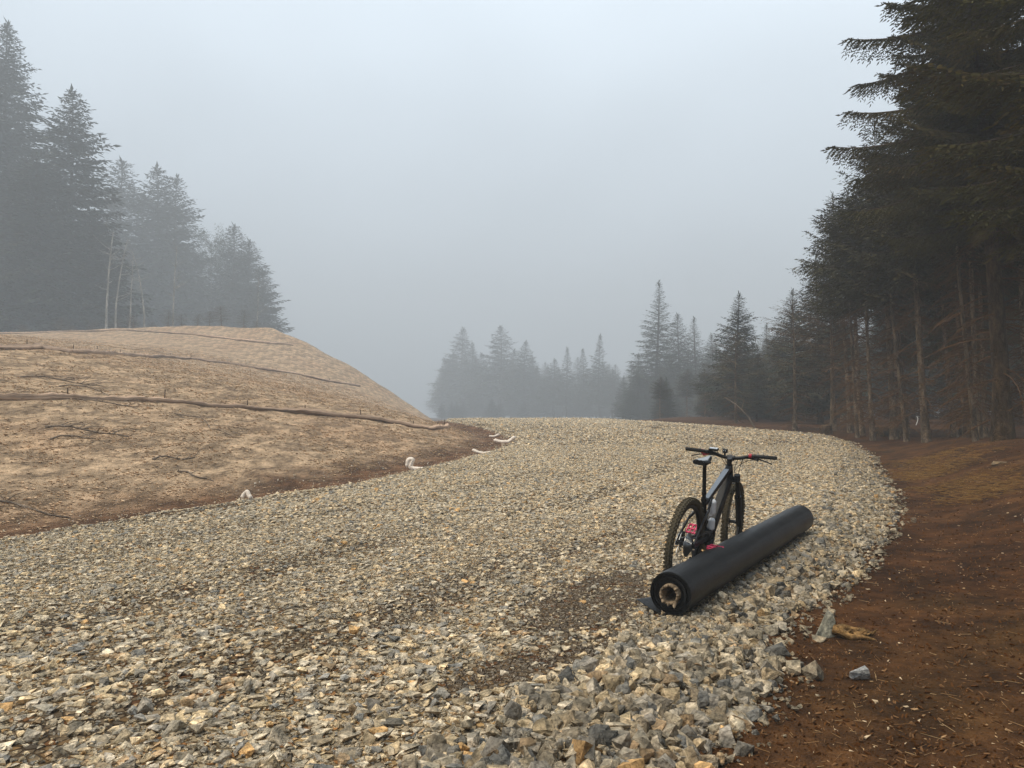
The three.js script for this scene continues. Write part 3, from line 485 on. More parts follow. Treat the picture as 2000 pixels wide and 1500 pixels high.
const M_card = mat({ map: T.bark, bumpMap: T.grainBump, bumpScale: 0.01, color: rgb(0.62, 0.46, 0.3), side: THREE.DoubleSide });
{
  const t = new THREE.Group(), L = 4.0, R0 = 0.15, y0 = road(1.09, 5.33, 0) + 0.012 + R0, y1 = road(3.24, 8.7, 0) + 0.012 + R0;
  const Q = rng(3), prof = [];
  // end face: turns of cloth, some standing a little proud
  const turns = [0.0735]; while (turns[turns.length - 1] < R0 - 0.004) turns.push(turns[turns.length - 1] + 0.0055 + 0.003 * Q());
  const face = []; turns.forEach((r, k) => { const e = 0.004 + 0.02 * Q() * (k < turns.length - 2 ? 1 : 0.2) + 0.012 * Math.sin(k * 1.1), w = (turns[k + 1] ?? R0) - r; face.push([r + 0.0006, e + 0.008], [r + w * 0.3, e], [r + w * 0.75, e], [r + w - 0.0005, e + 0.008]); });
  for (const [r, e] of face) prof.push(new THREE.Vector2(r, e));
  prof.push(new THREE.Vector2(R0, 0.006)); for (let k = 1; k < 40; k++) prof.push(new THREE.Vector2(R0 + 0.0022 * Math.sin(k * 0.9) + 0.0016 * Math.sin(k * 2.3), L * k / 40)); prof.push(new THREE.Vector2(R0, L - 0.006));
  for (const [r, e] of [...face].reverse()) prof.push(new THREE.Vector2(r, L - e));
  const body = new THREE.LatheGeometry(prof, 64); body.rotateZ(-Math.PI / 2); { const uv = body.attributes.uv, P = body.attributes.position; for (let i = 0; i < uv.count; i++) uv.setXY(i, uv.getX(i) * 3, P.getX(i) * 1.2); }
  { const P = body.attributes.position; for (let i = 0; i < P.count; i++) { const x = P.getX(i), y = P.getY(i), z = P.getZ(i), r = Math.hypot(y, z); if (r > R0 - 0.004) { const a = Math.atan2(y, z), k = 1 + 0.022 * noise(x * 1.3, a * 0.8, 4) + 0.012 * noise(x * 5 + a * 2.2, a * 1.6, 9) - (y < 0 ? 0.03 * -y / r : 0); P.setXYZ(i, x, y * k, z * k); } } body.computeVertexNormals(); }
  part(t, 'wound_fabric', toCreasedNormals(body, 0.6), M_fabric);
  // loose outer end: leaves the roll underneath and lies curved up on the stones to its left
  { const p = [], idx = [], uv = [], nu = 26, nv = 22; for (const th of [0, 1]) for (let i = 0; i <= nu; i++) for (let j = 0; j <= nv; j++) {
      const x = -0.012 + 1.15 * i / nu, w = 0.25 * Math.pow(1 - i / nu, 0.7) + 0.004, s = j / nv, zz = 0.03 - s * (w + 0.03), lift = 0.06 * Math.pow(Math.max(0, (-zz - 0.02) / 0.2), 1.6) + 0.006 * Math.sin(x * 9 + s * 3) * s;
      p.push(x - 0.05 * s * s * (1 - i / nu) * 0 + 0.02 * s, -R0 - 0.004 + lift + th * 0.005, zz); uv.push(x, zz); }
    const row = nv + 1, lay = (nu + 1) * row; for (let i = 0; i < nu; i++) for (let j = 0; j < nv; j++) { const a = i * row + j; idx.push(a, a + 1, a + row + 1, a, a + row + 1, a + row, lay + a, lay + a + row + 1, lay + a + 1, lay + a, lay + a + row, lay + a + row + 1); }
    for (let i = 0; i < nu; i++) { const a = i * row + nv; idx.push(a, lay + a, lay + a + row, a, lay + a + row, a + row); const b = i * row; idx.push(b, b + row, lay + b + row, b, lay + b + row, lay + b); }
    for (let j = 0; j < nv; j++) { const a = j; idx.push(a, lay + a, lay + a + 1, a, lay + a + 1, a + 1); }
    const g = new THREE.BufferGeometry(); g.setAttribute('position', new THREE.Float32BufferAttribute(p, 3)); g.setAttribute('uv', new THREE.Float32BufferAttribute(uv, 2)); g.setIndex(idx); g.computeVertexNormals(); part(t, 'loose_flap', g, M_fabric); }
  // cardboard core with a frayed end
  { const n = 72, rows = 10, p = [], idx = [], uv = [], shards = [[3.95, 0.09, 0.14], [4.75, 0.05, 0.07], [2.45, 0.045, 0.07], [3.1, 0.025, 0.08], [1.45, 0.012, 0.08], [5.4, 0.012, 0.3]];
    for (const wall of [0, 1]) for (let i = 0; i <= n; i++) { const a = i / n * 6.28319; let out = 0.03 + 0.008 * noise(a * 3, 2) + 0.006 * noise(a * 11, 5), flare = 0; for (const [c, l, w] of shards) { const k = Math.max(0, 1 - Math.abs(a - c) / w); out += l * k; flare += l * k * 0.4; }
      for (let j = 0; j <= rows; j++) { const s = j / rows, x = s < 0.5 ? lerp(L + 0.02, 0.02, s * 2) : lerp(0.02, -out, s * 2 - 1), r = (wall ? 0.0715 : 0.051 + 0.004 * noise(a * 4, 9) * (s > 0.5 ? 1 : 0)) + (s > 0.5 ? (s - 0.5) * 2 * (flare + 0.004 * noise(a * 7, 1) - (wall ? 0.004 : -0.003)) : 0); p.push(x, Math.sin(a) * r, -Math.cos(a) * r); uv.push(i / n * 2, x * 2); } }
    const row = rows + 1, lay = (n + 1) * row; for (let i = 0; i < n; i++) { for (let j = 0; j < rows; j++) { const a = i * row + j; idx.push(a, a + 1, a + row + 1, a, a + row + 1, a + row, lay + a, lay + a + row + 1, lay + a + 1, lay + a, lay + a + row, lay + a + row + 1); } const e = i * row + rows; idx.push(e, lay + e, lay + e + row, e, lay + e + row, e + row); }
    const g = new THREE.BufferGeometry(); g.setAttribute('position', new THREE.Float32BufferAttribute(p, 3)); g.setAttribute('uv', new THREE.Float32BufferAttribute(uv, 2)); g.setIndex(idx); g.computeVertexNormals(); part(t, 'cardboard_core', g, M_card); }
  t.position.set(1.09, y0, -5.33); t.rotation.set(0, Math.atan2(0.843, 0.538), Math.asin((y1 - y0) / L), 'YXZ');
  add(t, 'fabric_roll', 'long roll of black ground fabric on a frayed cardboard core', 'fabric roll');
}

// ---------------------------------------------------------------- mountain bike leaning against the roll
{
  const b = new THREE.Group(), Mb = (c, r = 0.5, m = 0) => mat({ color: rgb(...c), roughness: r, metalness: m, specularIntensity: c[0] < 0.02 ? 0.55 : 1 });
  const black = Mb([0.006, 0.0063, 0.007], 0.5), gloss = Mb([0.012, 0.014, 0.018], 0.35), greyPaint = Mb([0.14, 0.165, 0.2], 0.42), rubber = mat({ color: rgb(0.085, 0.07, 0.045), roughness: 0.95, bumpMap: T.grainBump, bumpScale: 0.004 }), grip = Mb([0.018, 0.018, 0.018], 0.8), steel = Mb([0.42, 0.43, 0.44], 0.35, 1), dark = Mb([0.03, 0.03, 0.032], 0.4, 0.6), white = Mb([0.8, 0.82, 0.85], 0.4), red = Mb([0.42, 0.012, 0.03], 0.4), pink = Mb([0.62, 0.03, 0.105], 0.45), saddleTop = Mb([0.3, 0.32, 0.345], 0.5), screen = Mb([0.45, 0.5, 0.55], 0.15);
  const RW = 0.37, FX = 1.25, tilt = new THREE.Matrix4();
  // steering: turn the front end a little to the left about the head tube
  const head = V(0.985, 0.82, 0), axisS = V(-0.43, 0.905, 0).normalize();
  const steer = new THREE.Matrix4().makeTranslation(head.x, head.y, head.z).multiply(new THREE.Matrix4().makeRotationAxis(axisS, 0.1)).multiply(new THREE.Matrix4().makeTranslation(-head.x, -head.y, -head.z));
  const st = (g) => g.applyMatrix4(steer);
  function wheel(name, x, fix, rear) {
    const w = new THREE.Group(); w.name = name; b.add(w);
    const tyre = [new THREE.TorusGeometry(RW - 0.031, 0.0285, 12, 72)];
    for (let k = 0; k < 66; k++) for (const [lat, ra] of [[-0.026, 0.008], [-0.0105, 0.0005], [0.0105, 0.0005], [0.026, 0.008]]) { const a = (k + (Math.abs(lat) > 0.02 ? 0.5 : lat > 0 ? 0.3 : 0)) / 66 * 6.28319, g = new THREE.BoxGeometry(0.011, 0.019, 0.0115); g.translate(RW - 0.003 - ra - 0.001, 0, 0); g.applyMatrix4(new THREE.Matrix4().makeRotationZ(a)); g.translate(0, 0, lat); tyre.push(g); }
    const fin = (g) => { g.translate(x, RW, 0); return fix(g); };
    part(w, 'tyre', fin(merged(tyre)), rubber);
    const rimP = [[0.292, -0.014], [0.285, -0.008], [0.283, 0], [0.285, 0.008], [0.292, 0.014], [0.31, 0.016], [0.314, 0.012], [0.314, -0.012], [0.31, -0.016], [0.292, -0.014]].map(([r, z]) => new THREE.Vector2(r, z)), rim = new THREE.LatheGeometry(rimP, 64); rim.rotateX(Math.PI / 2); part(w, 'rim', fin(rim), black);
    const sp = []; for (let k = 0; k < 28; k++) { const a = k / 28 * 6.28319, s = k % 2 ? 1 : -1, a2 = a + (k % 4 < 2 ? 1 : -1) * 0.75; sp.push(bar([Math.cos(a) * 0.286, Math.sin(a) * 0.286, 0], [Math.cos(a2) * 0.028, Math.sin(a2) * 0.028, s * 0.032], 0.0014, 0.0014, 5)); }
    const so = part(w, 'spokes', fin(merged(sp)), dark); so.userData.kind = 'stuff';
    const hub = new THREE.LatheGeometry([[0.001, -0.06], [0.014, -0.058], [0.014, -0.04], [0.03, -0.036], [0.03, -0.031], [0.016, -0.026], [0.016, 0.026], [0.03, 0.031], [0.03, 0.036], [0.014, 0.04], [0.014, 0.058], [0.001, 0.06]].map(([r, z]) => new THREE.Vector2(r, z)), 20); hub.rotateX(Math.PI / 2); part(w, 'hub', fin(hub), black);
    const disc = new THREE.Shape(); disc.absarc(0, 0, 0.1, 0, 6.28319); const hole = new THREE.Path(); hole.absarc(0, 0, 0.08, 0, 6.28319, true); disc.holes.push(hole);
    const arms = [0, 1, 2, 3, 4, 5].map((k) => bar([Math.cos(k * 1.047) * 0.083, Math.sin(k * 1.047) * 0.083, 0], [Math.cos(k * 1.047 + 0.5) * 0.024, Math.sin(k * 1.047 + 0.5) * 0.024, 0], 0.004, 0.004, 5)), dg = merged([new THREE.ExtrudeGeometry(disc, { depth: 0.002, bevelEnabled: false, curveSegments: 40 }), ...arms]); dg.translate(0, 0, -0.052); part(w, 'brake_disc', fin(dg), steel);
    if (rear) { const cs = []; for (let k = 0; k < 10; k++) { const g = new THREE.CylinderGeometry(0.036 + 0.0065 * k, 0.036 + 0.0065 * k, 0.0022, 40); g.rotateX(Math.PI / 2); g.translate(0, 0, 0.058 - 0.0042 * k); cs.push(g); } part(w, 'cassette', fin(merged(cs)), steel); }
  }
  wheel('rear_wheel', 0, (g) => g, true); wheel('front_wheel', FX, st, false);
  // frame
  const BB = [0.45, 0.345];
  const fr = part(b, 'frame', merged([beam([0.965, 0.82, 0], [0.62, 0.455, 0], 0.062, 0.085, 0.082, 0.1), beam([0.62, 0.455, 0], [0.52, 0.35, 0], 0.082, 0.1, 0.09, 0.11), bar([0.99, 0.79, 0], [0.93, 0.925, 0], 0.03, 0.028, 16), bar([0.44, 0.38, 0], [0.338, 0.69, 0], 0.024, 0.021, 16), beam([0.53, 0.3, 0], [0.38, 0.37, 0], 0.1, 0.14, 0.085, 0.1)]), black);
  const tt = part(b, 'top_tube', beam([0.935, 0.9, 0], [0.355, 0.645, 0], 0.05, 0.05, 0.04, 0.04), gloss);
  part(tt, 'paint_panel', beam([0.86, 0.8935, 0], [0.4, 0.6915, 0], 0.047, 0.004, 0.036, 0.004), greyPaint);
  part(b, 'motor_cover', new THREE.CylinderGeometry(0.082, 0.082, 0.118, 30).rotateX(Math.PI / 2).translate(BB[0] + 0.02, BB[1] + 0.015, 0), black);
  for (const s of [-1, 1]) {
    part(b, 'chainstay', merged([beam([0.4, 0.36, s * 0.046], [0.16, 0.375, s * 0.06], 0.018, 0.032), beam([0.16, 0.375, s * 0.06], [-0.01, 0.37, s * 0.073], 0.018, 0.032, 0.014, 0.04)]), black);
    part(b, 'seatstay', merged([beam([-0.01, 0.38, s * 0.073], [0.2, 0.54, s * 0.064], 0.013, 0.026), beam([0.2, 0.54, s * 0.064], [0.36, 0.6, s * 0.045], 0.013, 0.026, 0.014, 0.03)]), gloss);
  }
  part(b, 'rocker_link', merged([-1, 1].map((s) => beam([0.36, 0.6, s * 0.037], [0.475, 0.685, s * 0.03], 0.012, 0.035))), black);
  const sh = part(b, 'shock_absorber', merged([bar([0.475, 0.685, 0], [0.455, 0.43, 0], 0.0075, 0.0075, 12), bar([0.462, 0.5, 0], [0.459, 0.47, 0], 0.022, 0.022, 16)]), dark);
  part(sh, 'air_can', new THREE.CapsuleGeometry(0.036, 0.075, 6, 18).rotateZ(0.08).translate(0.47, 0.61, 0.03), white);
  part(sh, 'reservoir', new THREE.CapsuleGeometry(0.027, 0.055, 6, 18).rotateZ(0.05).translate(0.45, 0.475, 0.05), white);
  // fork, in line with the steering
  const legTop = (s) => [1.0 - 0.0, 0.795, s * 0.062], legBot = (s) => [1.228, 0.37, s * 0.062];
  const fk = part(b, 'fork_crown', st(merged([beam([0.99, 0.795, -0.075], [0.99, 0.795, 0.075], 0.06, 0.05, 0.06, 0.05, V(1, 0, 0)), bar([1.0, 0.77, 0], [0.92, 0.95, 0], 0.018, 0.018, 14)])), black);
  for (const s of [-1, 1]) { const A = V(...legTop(s)), B = V(1.2, 0.36, s * 0.062), at = (k) => { const p = A.clone().lerp(B, k); return [p.x, p.y, p.z]; }; const l = part(b, 'fork_leg', st(merged([bar(at(0.4), at(1.02), 0.027, 0.024, 16), bar(at(0.36), at(0.42), 0.031, 0.031, 16), bar([1.19, 0.365, s * 0.062], [1.25, 0.37, s * 0.062], 0.018, 0.016, 10)])), black); part(l, 'stanchion', st(bar(at(-0.06), at(0.4), 0.0185, 0.0185, 16)), black); part(l, 'top_cap', st(bar(at(-0.1), at(0.02), 0.026, 0.0275, 16)), black); }
  part(b, 'fork_arch', st(tube([[1.11, 0.62, -0.062], [1.16, 0.7, -0.045], [1.17, 0.73, 0], [1.16, 0.7, 0.045], [1.11, 0.62, 0.062]], 0.011, 20, 8)), black);
  part(b, 'axle', st(bar([FX, RW, -0.068], [FX, RW, 0.072], 0.007, 0.007, 10)), steel);
  // cockpit
  part(b, 'stem', st(merged([bar([0.925, 0.935, 0], [0.908, 0.985, 0], 0.021, 0.021, 16), beam([0.915, 0.965, 0], [0.97, 0.985, 0], 0.045, 0.034), bar([0.968, 0.985, -0.032], [0.968, 0.985, 0.032], 0.024, 0.024, 16)])), dark);
  const hb = part(b, 'handlebar', st(tube([[0.915, 1.028, -0.385], [0.94, 1.024, -0.25], [0.955, 1.016, -0.17], [0.968, 0.989, -0.07], [0.97, 0.985, 0], [0.968, 0.989, 0.07], [0.955, 1.016, 0.17], [0.94, 1.024, 0.25], [0.915, 1.028, 0.385]], 0.0155, 60, 12)), black);
  for (const s of [-1, 1]) {
    const ringz = []; for (let k = 0; k < 15; k++) { const f = k / 14, z = lerp(0.268, 0.388, f); ringz.push(bar([lerp(0.936, 0.914, f), lerp(1.0245, 1.0285, f), s * (z - 0.0045)], [lerp(0.936, 0.914, f) - 0.0015, lerp(1.0245, 1.0285, f), s * (z + 0.0045)], 0.0172, 0.0158, 14)); }
    part(hb, 'grip', st(merged([bar([0.937, 1.0245, s * 0.262], [0.913, 1.0285, s * 0.395], 0.016, 0.016, 16), ...ringz])), grip);
    const z = s * 0.21;
    const lev = part(hb, 'brake_lever', st(merged([beam([0.965, 1.005, s * 0.13], [0.975, 1.0, s * 0.235], 0.022, 0.024), bar([0.948, 1.02, z - 0.009], [0.947, 1.02, z + 0.009], 0.019, 0.019, 14), tube([[0.978, 0.998, s * 0.23], [0.985, 0.99, s * 0.26], [0.975, 0.982, s * 0.3], [0.965, 0.968, s * 0.345], [0.968, 0.962, s * 0.35]], 0.0055, 18, 7)])), s < 0 ? black : black);
    part(lev, 'clamp', st(s < 0 ? merged([beam([0.972, 1.012, -0.185], [0.968, 0.99, -0.25], 0.028, 0.03), bar([0.95, 1.02, -0.24], [0.95, 1.02, -0.262], 0.02, 0.02, 14)]) : bar([0.95, 1.021, 0.158], [0.95, 1.021, 0.182], 0.0195, 0.0195, 14)), red);
  }
  const disp = part(hb, 'display', st(new RoundedBoxGeometry(0.05, 0.02, 0.085, 2, 0.006).rotateZ(0.15).translate(0.945, 1.046, -0.15)), black);
  part(disp, 'screen', st(new THREE.BoxGeometry(0.04, 0.003, 0.07).rotateZ(0.15).translate(0.943, 1.0575, -0.15)), screen);
  const cmp = part(hb, 'bike_light', st(merged([new RoundedBoxGeometry(0.045, 0.035, 0.04, 2, 0.006).translate(0.975, 1.04, -0.055), bar([0.972, 0.99, -0.055], [0.975, 1.03, -0.055], 0.009, 0.008, 8)])), black);
  for (const z of [-0.063, -0.047]) part(cmp, 'button', st(new THREE.SphereGeometry(0.0045, 8, 6).translate(0.952, 1.042, z)), screen);
  part(b, 'shifter', st(merged([beam([0.955, 1.012, 0.19], [0.94, 1.0, 0.24], 0.03, 0.03), beam([0.93, 1.0, 0.21], [0.9, 0.99, 0.245], 0.014, 0.01)])), black);
  const cables = [[[0.975, 1.0, 0.13], [1.04, 0.985, 0.06], [1.06, 0.93, 0.03], [1.0, 0.85, 0.03]], [[0.97, 1.0, 0.19], [1.06, 0.99, 0.1], [1.08, 0.88, 0.06], [1.04, 0.78, 0.062]], [[0.975, 1.0, -0.14], [1.03, 0.97, -0.07], [1.02, 0.9, -0.035], [0.98, 0.85, -0.03]], [[0.945, 1.035, -0.12], [1.0, 0.96, -0.08], [0.99, 0.9, -0.035]], [[0.96, 0.99, 0.2], [1.03, 0.96, 0.12], [1.02, 0.9, 0.05], [0.975, 0.86, 0.034]]];
  for (const c of cables) part(b, 'cable', st(tube(c, 0.0028, 20, 6)), black);
  // saddle
  part(b, 'seatpost', merged([bar([0.34, 0.68, 0], [0.262, 0.985, 0], 0.0165, 0.0155, 16), bar([0.341, 0.675, 0], [0.335, 0.7, 0], 0.025, 0.024, 16), bar([0.326, 0.73, 0], [0.322, 0.75, 0], 0.0195, 0.0195, 14)]), black);
  { const g = (up, grow) => { const p = [], n = 20; for (let i = 0; i <= n; i++) { const f = i / n, x = lerp(0.125, 0.375, f), w = (f < 0.35 ? lerp(0.06, 0.07, Math.sin(f / 0.35 * 1.57)) : lerp(0.07, 0.019, Math.pow((f - 0.35) / 0.65, 0.7))) * (f < 0.05 ? 0.85 : 1) + grow, y = 1.028 + 0.012 * (1 - f) * (1 - f) - 0.004 * Math.sin(f * 3.1); for (let k = 0; k <= 10; k++) { const a = (k / 10 - 0.5) * 2; p.push([x, y + up + 0.006 - 0.017 * a * a * a * a - 0.004 * (1 - Math.min(1, Math.abs(a) * 2.4)), a * w]); } } return p; };
    const shell = (pts, low) => { const row = 11, P = [], idx = [], n = 20, lay = pts.length; for (const q of pts) P.push(...q); for (const q of pts) P.push(q[0], low(q), q[2] * 0.9); for (let i = 0; i < n; i++) for (let k = 0; k < 10; k++) { const a = i * row + k; idx.push(a, a + 1, a + row + 1, a, a + row + 1, a + row, lay + a, lay + a + row + 1, lay + a + 1, lay + a, lay + a + row, lay + a + row + 1); } for (let i = 0; i < n; i++) for (const k of [0, 10]) { const a = i * row + k; idx.push(a, lay + a, lay + a + row, a, lay + a + row, a + row); } for (const i of [0, n]) for (let k = 0; k < 10; k++) { const a = i * row + k; idx.push(a, lay + a, lay + a + 1, a, lay + a + 1, a + 1); } const G = new THREE.BufferGeometry(); G.setAttribute('position', new THREE.Float32BufferAttribute(P, 3)); G.setIndex(idx); return toCreasedNormals(G.toNonIndexed(), 0.7); };
    const up = (G) => G.translate(-0.25, -1.02, 0).rotateZ(0.12).translate(0.25, 1.02, 0), sd = part(b, 'saddle', up(shell(g(0, 0), (q) => 1.003 + 0.006 * Math.abs(q[2]) / 0.07)), black);
    const top = g(0.0022, -0.004).map(([x, y, z]) => [x, y, z * (x < 0.2 ? 0.8 : 0.92)]); part(sd, 'saddle_cover', up(shell(top, (q) => q[1] - 0.003)), saddleTop);
    part(sd, 'rails', merged([-1, 1].map((s) => tube([[0.15, 1.004, s * 0.03], [0.19, 0.99, s * 0.022], [0.3, 0.99, s * 0.02], [0.35, 1.006, s * 0.012]], 0.0035, 16, 6)).concat(beam([0.235, 0.988, 0], [0.29, 0.988, 0], 0.04, 0.02))), dark); }
  // drive train
  part(b, 'chainring', merged([new THREE.TorusGeometry(0.068, 0.004, 6, 48).translate(BB[0], BB[1], 0.062), new THREE.CylinderGeometry(0.05, 0.05, 0.006, 30).rotateX(Math.PI / 2).translate(BB[0], BB[1], 0.062)]), dark);
  part(b, 'chain', merged([beam([BB[0], BB[1] + 0.07, 0.06], [0, RW + 0.05, 0.042], 0.006, 0.008), beam([BB[0], BB[1] - 0.07, 0.06], [0.03, 0.17, 0.05], 0.006, 0.008)]), dark);
  part(b, 'derailleur', merged([beam([0.0, 0.34, 0.07], [-0.01, 0.28, 0.085], 0.02, 0.03), beam([-0.01, 0.28, 0.075], [0.035, 0.17, 0.06], 0.014, 0.034), new THREE.CylinderGeometry(0.024, 0.024, 0.008, 20).rotateX(Math.PI / 2).translate(0.035, 0.165, 0.053), new THREE.CylinderGeometry(0.022, 0.022, 0.008, 20).rotateX(Math.PI / 2).translate(0.0, 0.26, 0.053)]), dark);
  for (const s of [1, -1]) {
    const ex = BB[0] - s * 0.165, ey = BB[1] - s * 0.02, z = s * 0.078;
    const cr = part(b, 'crank_arm', merged([beam([BB[0], BB[1], s * 0.07], [ex, ey, s * 0.085], 0.014, 0.028), bar([BB[0], BB[1], s * 0.055], [BB[0], BB[1], s * 0.08], 0.02, 0.02, 14)]), black);
    // platform pedal: an open cage with cross bars and pins
    const cage = [], px = ex, py = ey, z0 = s * 0.1, z1 = s * 0.205, hx = 0.05, flip = s > 0 ? 0.1 : 0.55;
    cage.push(beam([-hx, 0, 0], [-hx, 0, z1 - z0], 0.014, 0.015, 0.014, 0.015, V(1, 0, 0)), beam([hx, 0, 0], [hx, 0, z1 - z0], 0.014, 0.015, 0.014, 0.015, V(1, 0, 0)));
    for (const f of [0.02, 0.35, 0.68, 0.98]) cage.push(beam([-hx, 0, (z1 - z0) * f], [hx, 0, (z1 - z0) * f], 0.012, 0.013));
    cage.push(bar([0, 0, -s * 0.015], [0, 0, z1 - z0], 0.01, 0.009, 12));
    for (const ix of [-1, 1]) for (const f of [0.08, 0.5, 0.92]) for (const iy of [-1, 1]) cage.push(bar([ix * hx, 0, (z1 - z0) * f], [ix * hx, iy * 0.013, (z1 - z0) * f], 0.002, 0.002, 5));
    const pg = merged(cage); pg.rotateZ(flip); pg.translate(px, py, z0); part(cr, 'pedal', pg, pink);
  }
  part(b, 'brake_caliper', new RoundedBoxGeometry(0.05, 0.04, 0.03, 2, 0.006).translate(0.07, 0.43, -0.055), black);
  b.position.set(1.325, groundAt(1.34, 6.12, 0) - 0.005, -6.1); b.rotation.set(0.12, 57 * Math.PI / 180, 0.012, 'YXZ');
  add(b, 'mountain_bike', 'black mountain bike with pink pedals leaning against the fabric roll', 'bicycle');
}

// ---------------------------------------------------------------- erosion logs staked across the slope
const M_straw = mat({ map: T.bark, bumpMap: T.grainBump, bumpScale: 0.03, color: rgb(1.0, 0.68, 0.46) }), M_stake = mat({ map: T.bark, color: rgb(0.26, 0.18, 0.12) });
function erosionLog(pts, r, gap, label, seed) {
  const c = new THREE.CatmullRomCurve3(pts.map(([x, d]) => V(x, 0, -d)), false, 'centripetal'), len = c.getLength(), n = Math.ceil(len / 0.22), row = [], Q = rng(seed);
  for (let i = 0; i <= n; i++) { const p = c.getPointAt(i / n); row.push(V(p.x, land(p.x, -p.z, 1) * 0.5 + land(p.x, -p.z, 0) * 0.5 + r * 0.5 + 0.045 * noise(i * 0.22, seed), p.z)); }
  const g = new THREE.TubeGeometry(new THREE.CatmullRomCurve3(row), n * 3, r, 10, false), P = g.attributes.position, N = g.attributes.normal;
  for (let i = 0; i < P.count; i++) { const k = 0.5 * r * noise(P.getX(i) * 5.5, P.getZ(i) * 5.5 + P.getY(i) * 9, 3) + 0.35 * r * noise(P.getX(i) * 0.6, P.getZ(i) * 0.6, 8); P.setXYZ(i, P.getX(i) + N.getX(i) * k, P.getY(i) + N.getY(i) * k, P.getZ(i) + N.getZ(i) * k); }
  g.computeVertexNormals();
  const t = new THREE.Group(); part(t, 'straw_log', g, M_straw);
  for (let s = gap * 0.4; s < len; s += gap * (0.8 + 0.4 * Q())) { const p = c.getPointAt(s / len), tg = c.getTangentAt(s / len), y = land(p.x, -p.z, 1), h = 0.05 + 0.12 * Q(), k = part(t, 'stake', new THREE.CylinderGeometry(0.014, 0.017, h + 0.2, 5), M_stake); k.position.set(p.x + tg.z * r * 0.7, y + h / 2 + r * 0.7, p.z - tg.x * r * 0.7); k.rotation.set((Q() - 0.5) * 0.2, 0, (Q() - 0.5) * 0.3); }
  add(t, 'erosion_log', label, 'straw log', 'straw logs across the slope');
}
erosionLog([[-17, 12], [-13.6, 14.6], [-11.04, 16.6], [-10.03, 17.95], [-9.03, 19.4], [-7.79, 20.55], [-6.02, 22.65], [-3.97, 24.9], [-2.89, 25.7], [-2.54, 29.45], [-2.6, 31]], 0.085, 2.0, 'lowest and thickest brown straw log staked across the slope', 4);
erosionLog([[-19, 18], [-15.79, 23.7], [-15.8, 26.5], [-17.3, 33.5], [-19.4, 43], [-19.3, 49.5], [-17.02, 57.5], [-14.21, 62.8], [-13.3, 67]], 0.11, 3.2, 'middle of the three straw logs staked across the slope', 5);
erosionLog([[-52, 70], [-44, 75.5], [-35.9, 76.5], [-28.22, 74.3], [-24.52, 73.6], [-21.5, 75.5]], 0.12, 5, 'faint uppermost straw log just under the hilltop', 6);

// ---------------------------------------------------------------- cut branches lying on the slope
const M_wood = mat({ map: T.bark, bumpMap: T.barkBump, bumpScale: 0.01, color: rgb(0.72, 0.55, 0.41) });
function debris(x, d, turn, len, twigs, thick, label, seed, m = M_wood) {
  const Q = rng(seed), s = new Soup(), cx = Math.cos(turn), cz = Math.sin(turn), at = (a, b, up) => { const X = x + cx * a - cz * b, D = d + cz * a + cx * b; return [X, land(X, D, 1) + up, -D]; };
  const main = []; for (let k = 0; k <= 6; k++) main.push(at((k / 6 - 0.5) * len, 0.06 * len * Math.sin(k * 1.3 + seed), thick * 0.6 + 0.05 * len * Math.max(0, Math.sin(k * 0.9))));
  s.limb(main, thick, thick * 0.45, 6);
  for (let i = 0; i < twigs; i++) { const f = Q(), a0 = (f - 0.5) * len, k = Math.min(5, f * 6 | 0), p = [0, 1, 2].map((c) => lerp(main[k][c], main[k + 1][c], f * 6 - k)), l = len * (0.15 + 0.35 * Q()), sd = Q() < 0.5 ? 1 : -1, e = at(a0 + l * 0.7, sd * l * (0.3 + 0.5 * Q()), 0.03 + 0.12 * len * Q()), mid = p.map((v, c) => (v + e[c]) / 2 + (c === 1 ? 0.03 : 0)); s.limb([p, mid, e], thick * 0.4, thick * 0.16, 4); }
  const g = s.build(), o = new THREE.Mesh(g, m); add(o, 'cut_branch', label, 'branch', 'cut branches on the slope');
}
debris(-8.4, 15.2, 0.25, 1.5, 9, 0.025, 'largest dead branch lying on the lower slope', 1);
debris(-8.2, 14.5, 1.0, 0.9, 4, 0.022, 'forked dead branch pointing down the slope under the largest one', 2);
debris(-11.7, 20.0, 0.5, 2.0, 12, 0.022, 'brushwood heap between the lowest and middle straw logs', 3);
debris(-10.3, 19.1, -0.3, 2.2, 10, 0.018, 'brushwood leaning on the lowest straw log', 4);
debris(-7.2, 18.0, -0.5, 1.8, 4, 0.016, 'long thin stick sloping down right below the lowest straw log', 5);
debris(-6.3, 14.4, 0.8, 0.8, 5, 0.02, 'small twig bunch low on the slope', 6);
debris(-5.6, 13.6, -0.2, 0.7, 3, 0.02, 'short stick near the foot of the slope', 7);
debris(-21.5, 47, 0.1, 3.6, 8, 0.022, 'misty brushwood above the middle straw log', 8);
debris(-9.3, 17.9, 0.1, 1.3, 7, 0.02, 'loose sticks just below the lowest straw log', 9);
debris(-6.9, 10.6, 0.2, 1.6, 2, 0.022, 'flat weathered stick at the foot of the slope, far left', 10);

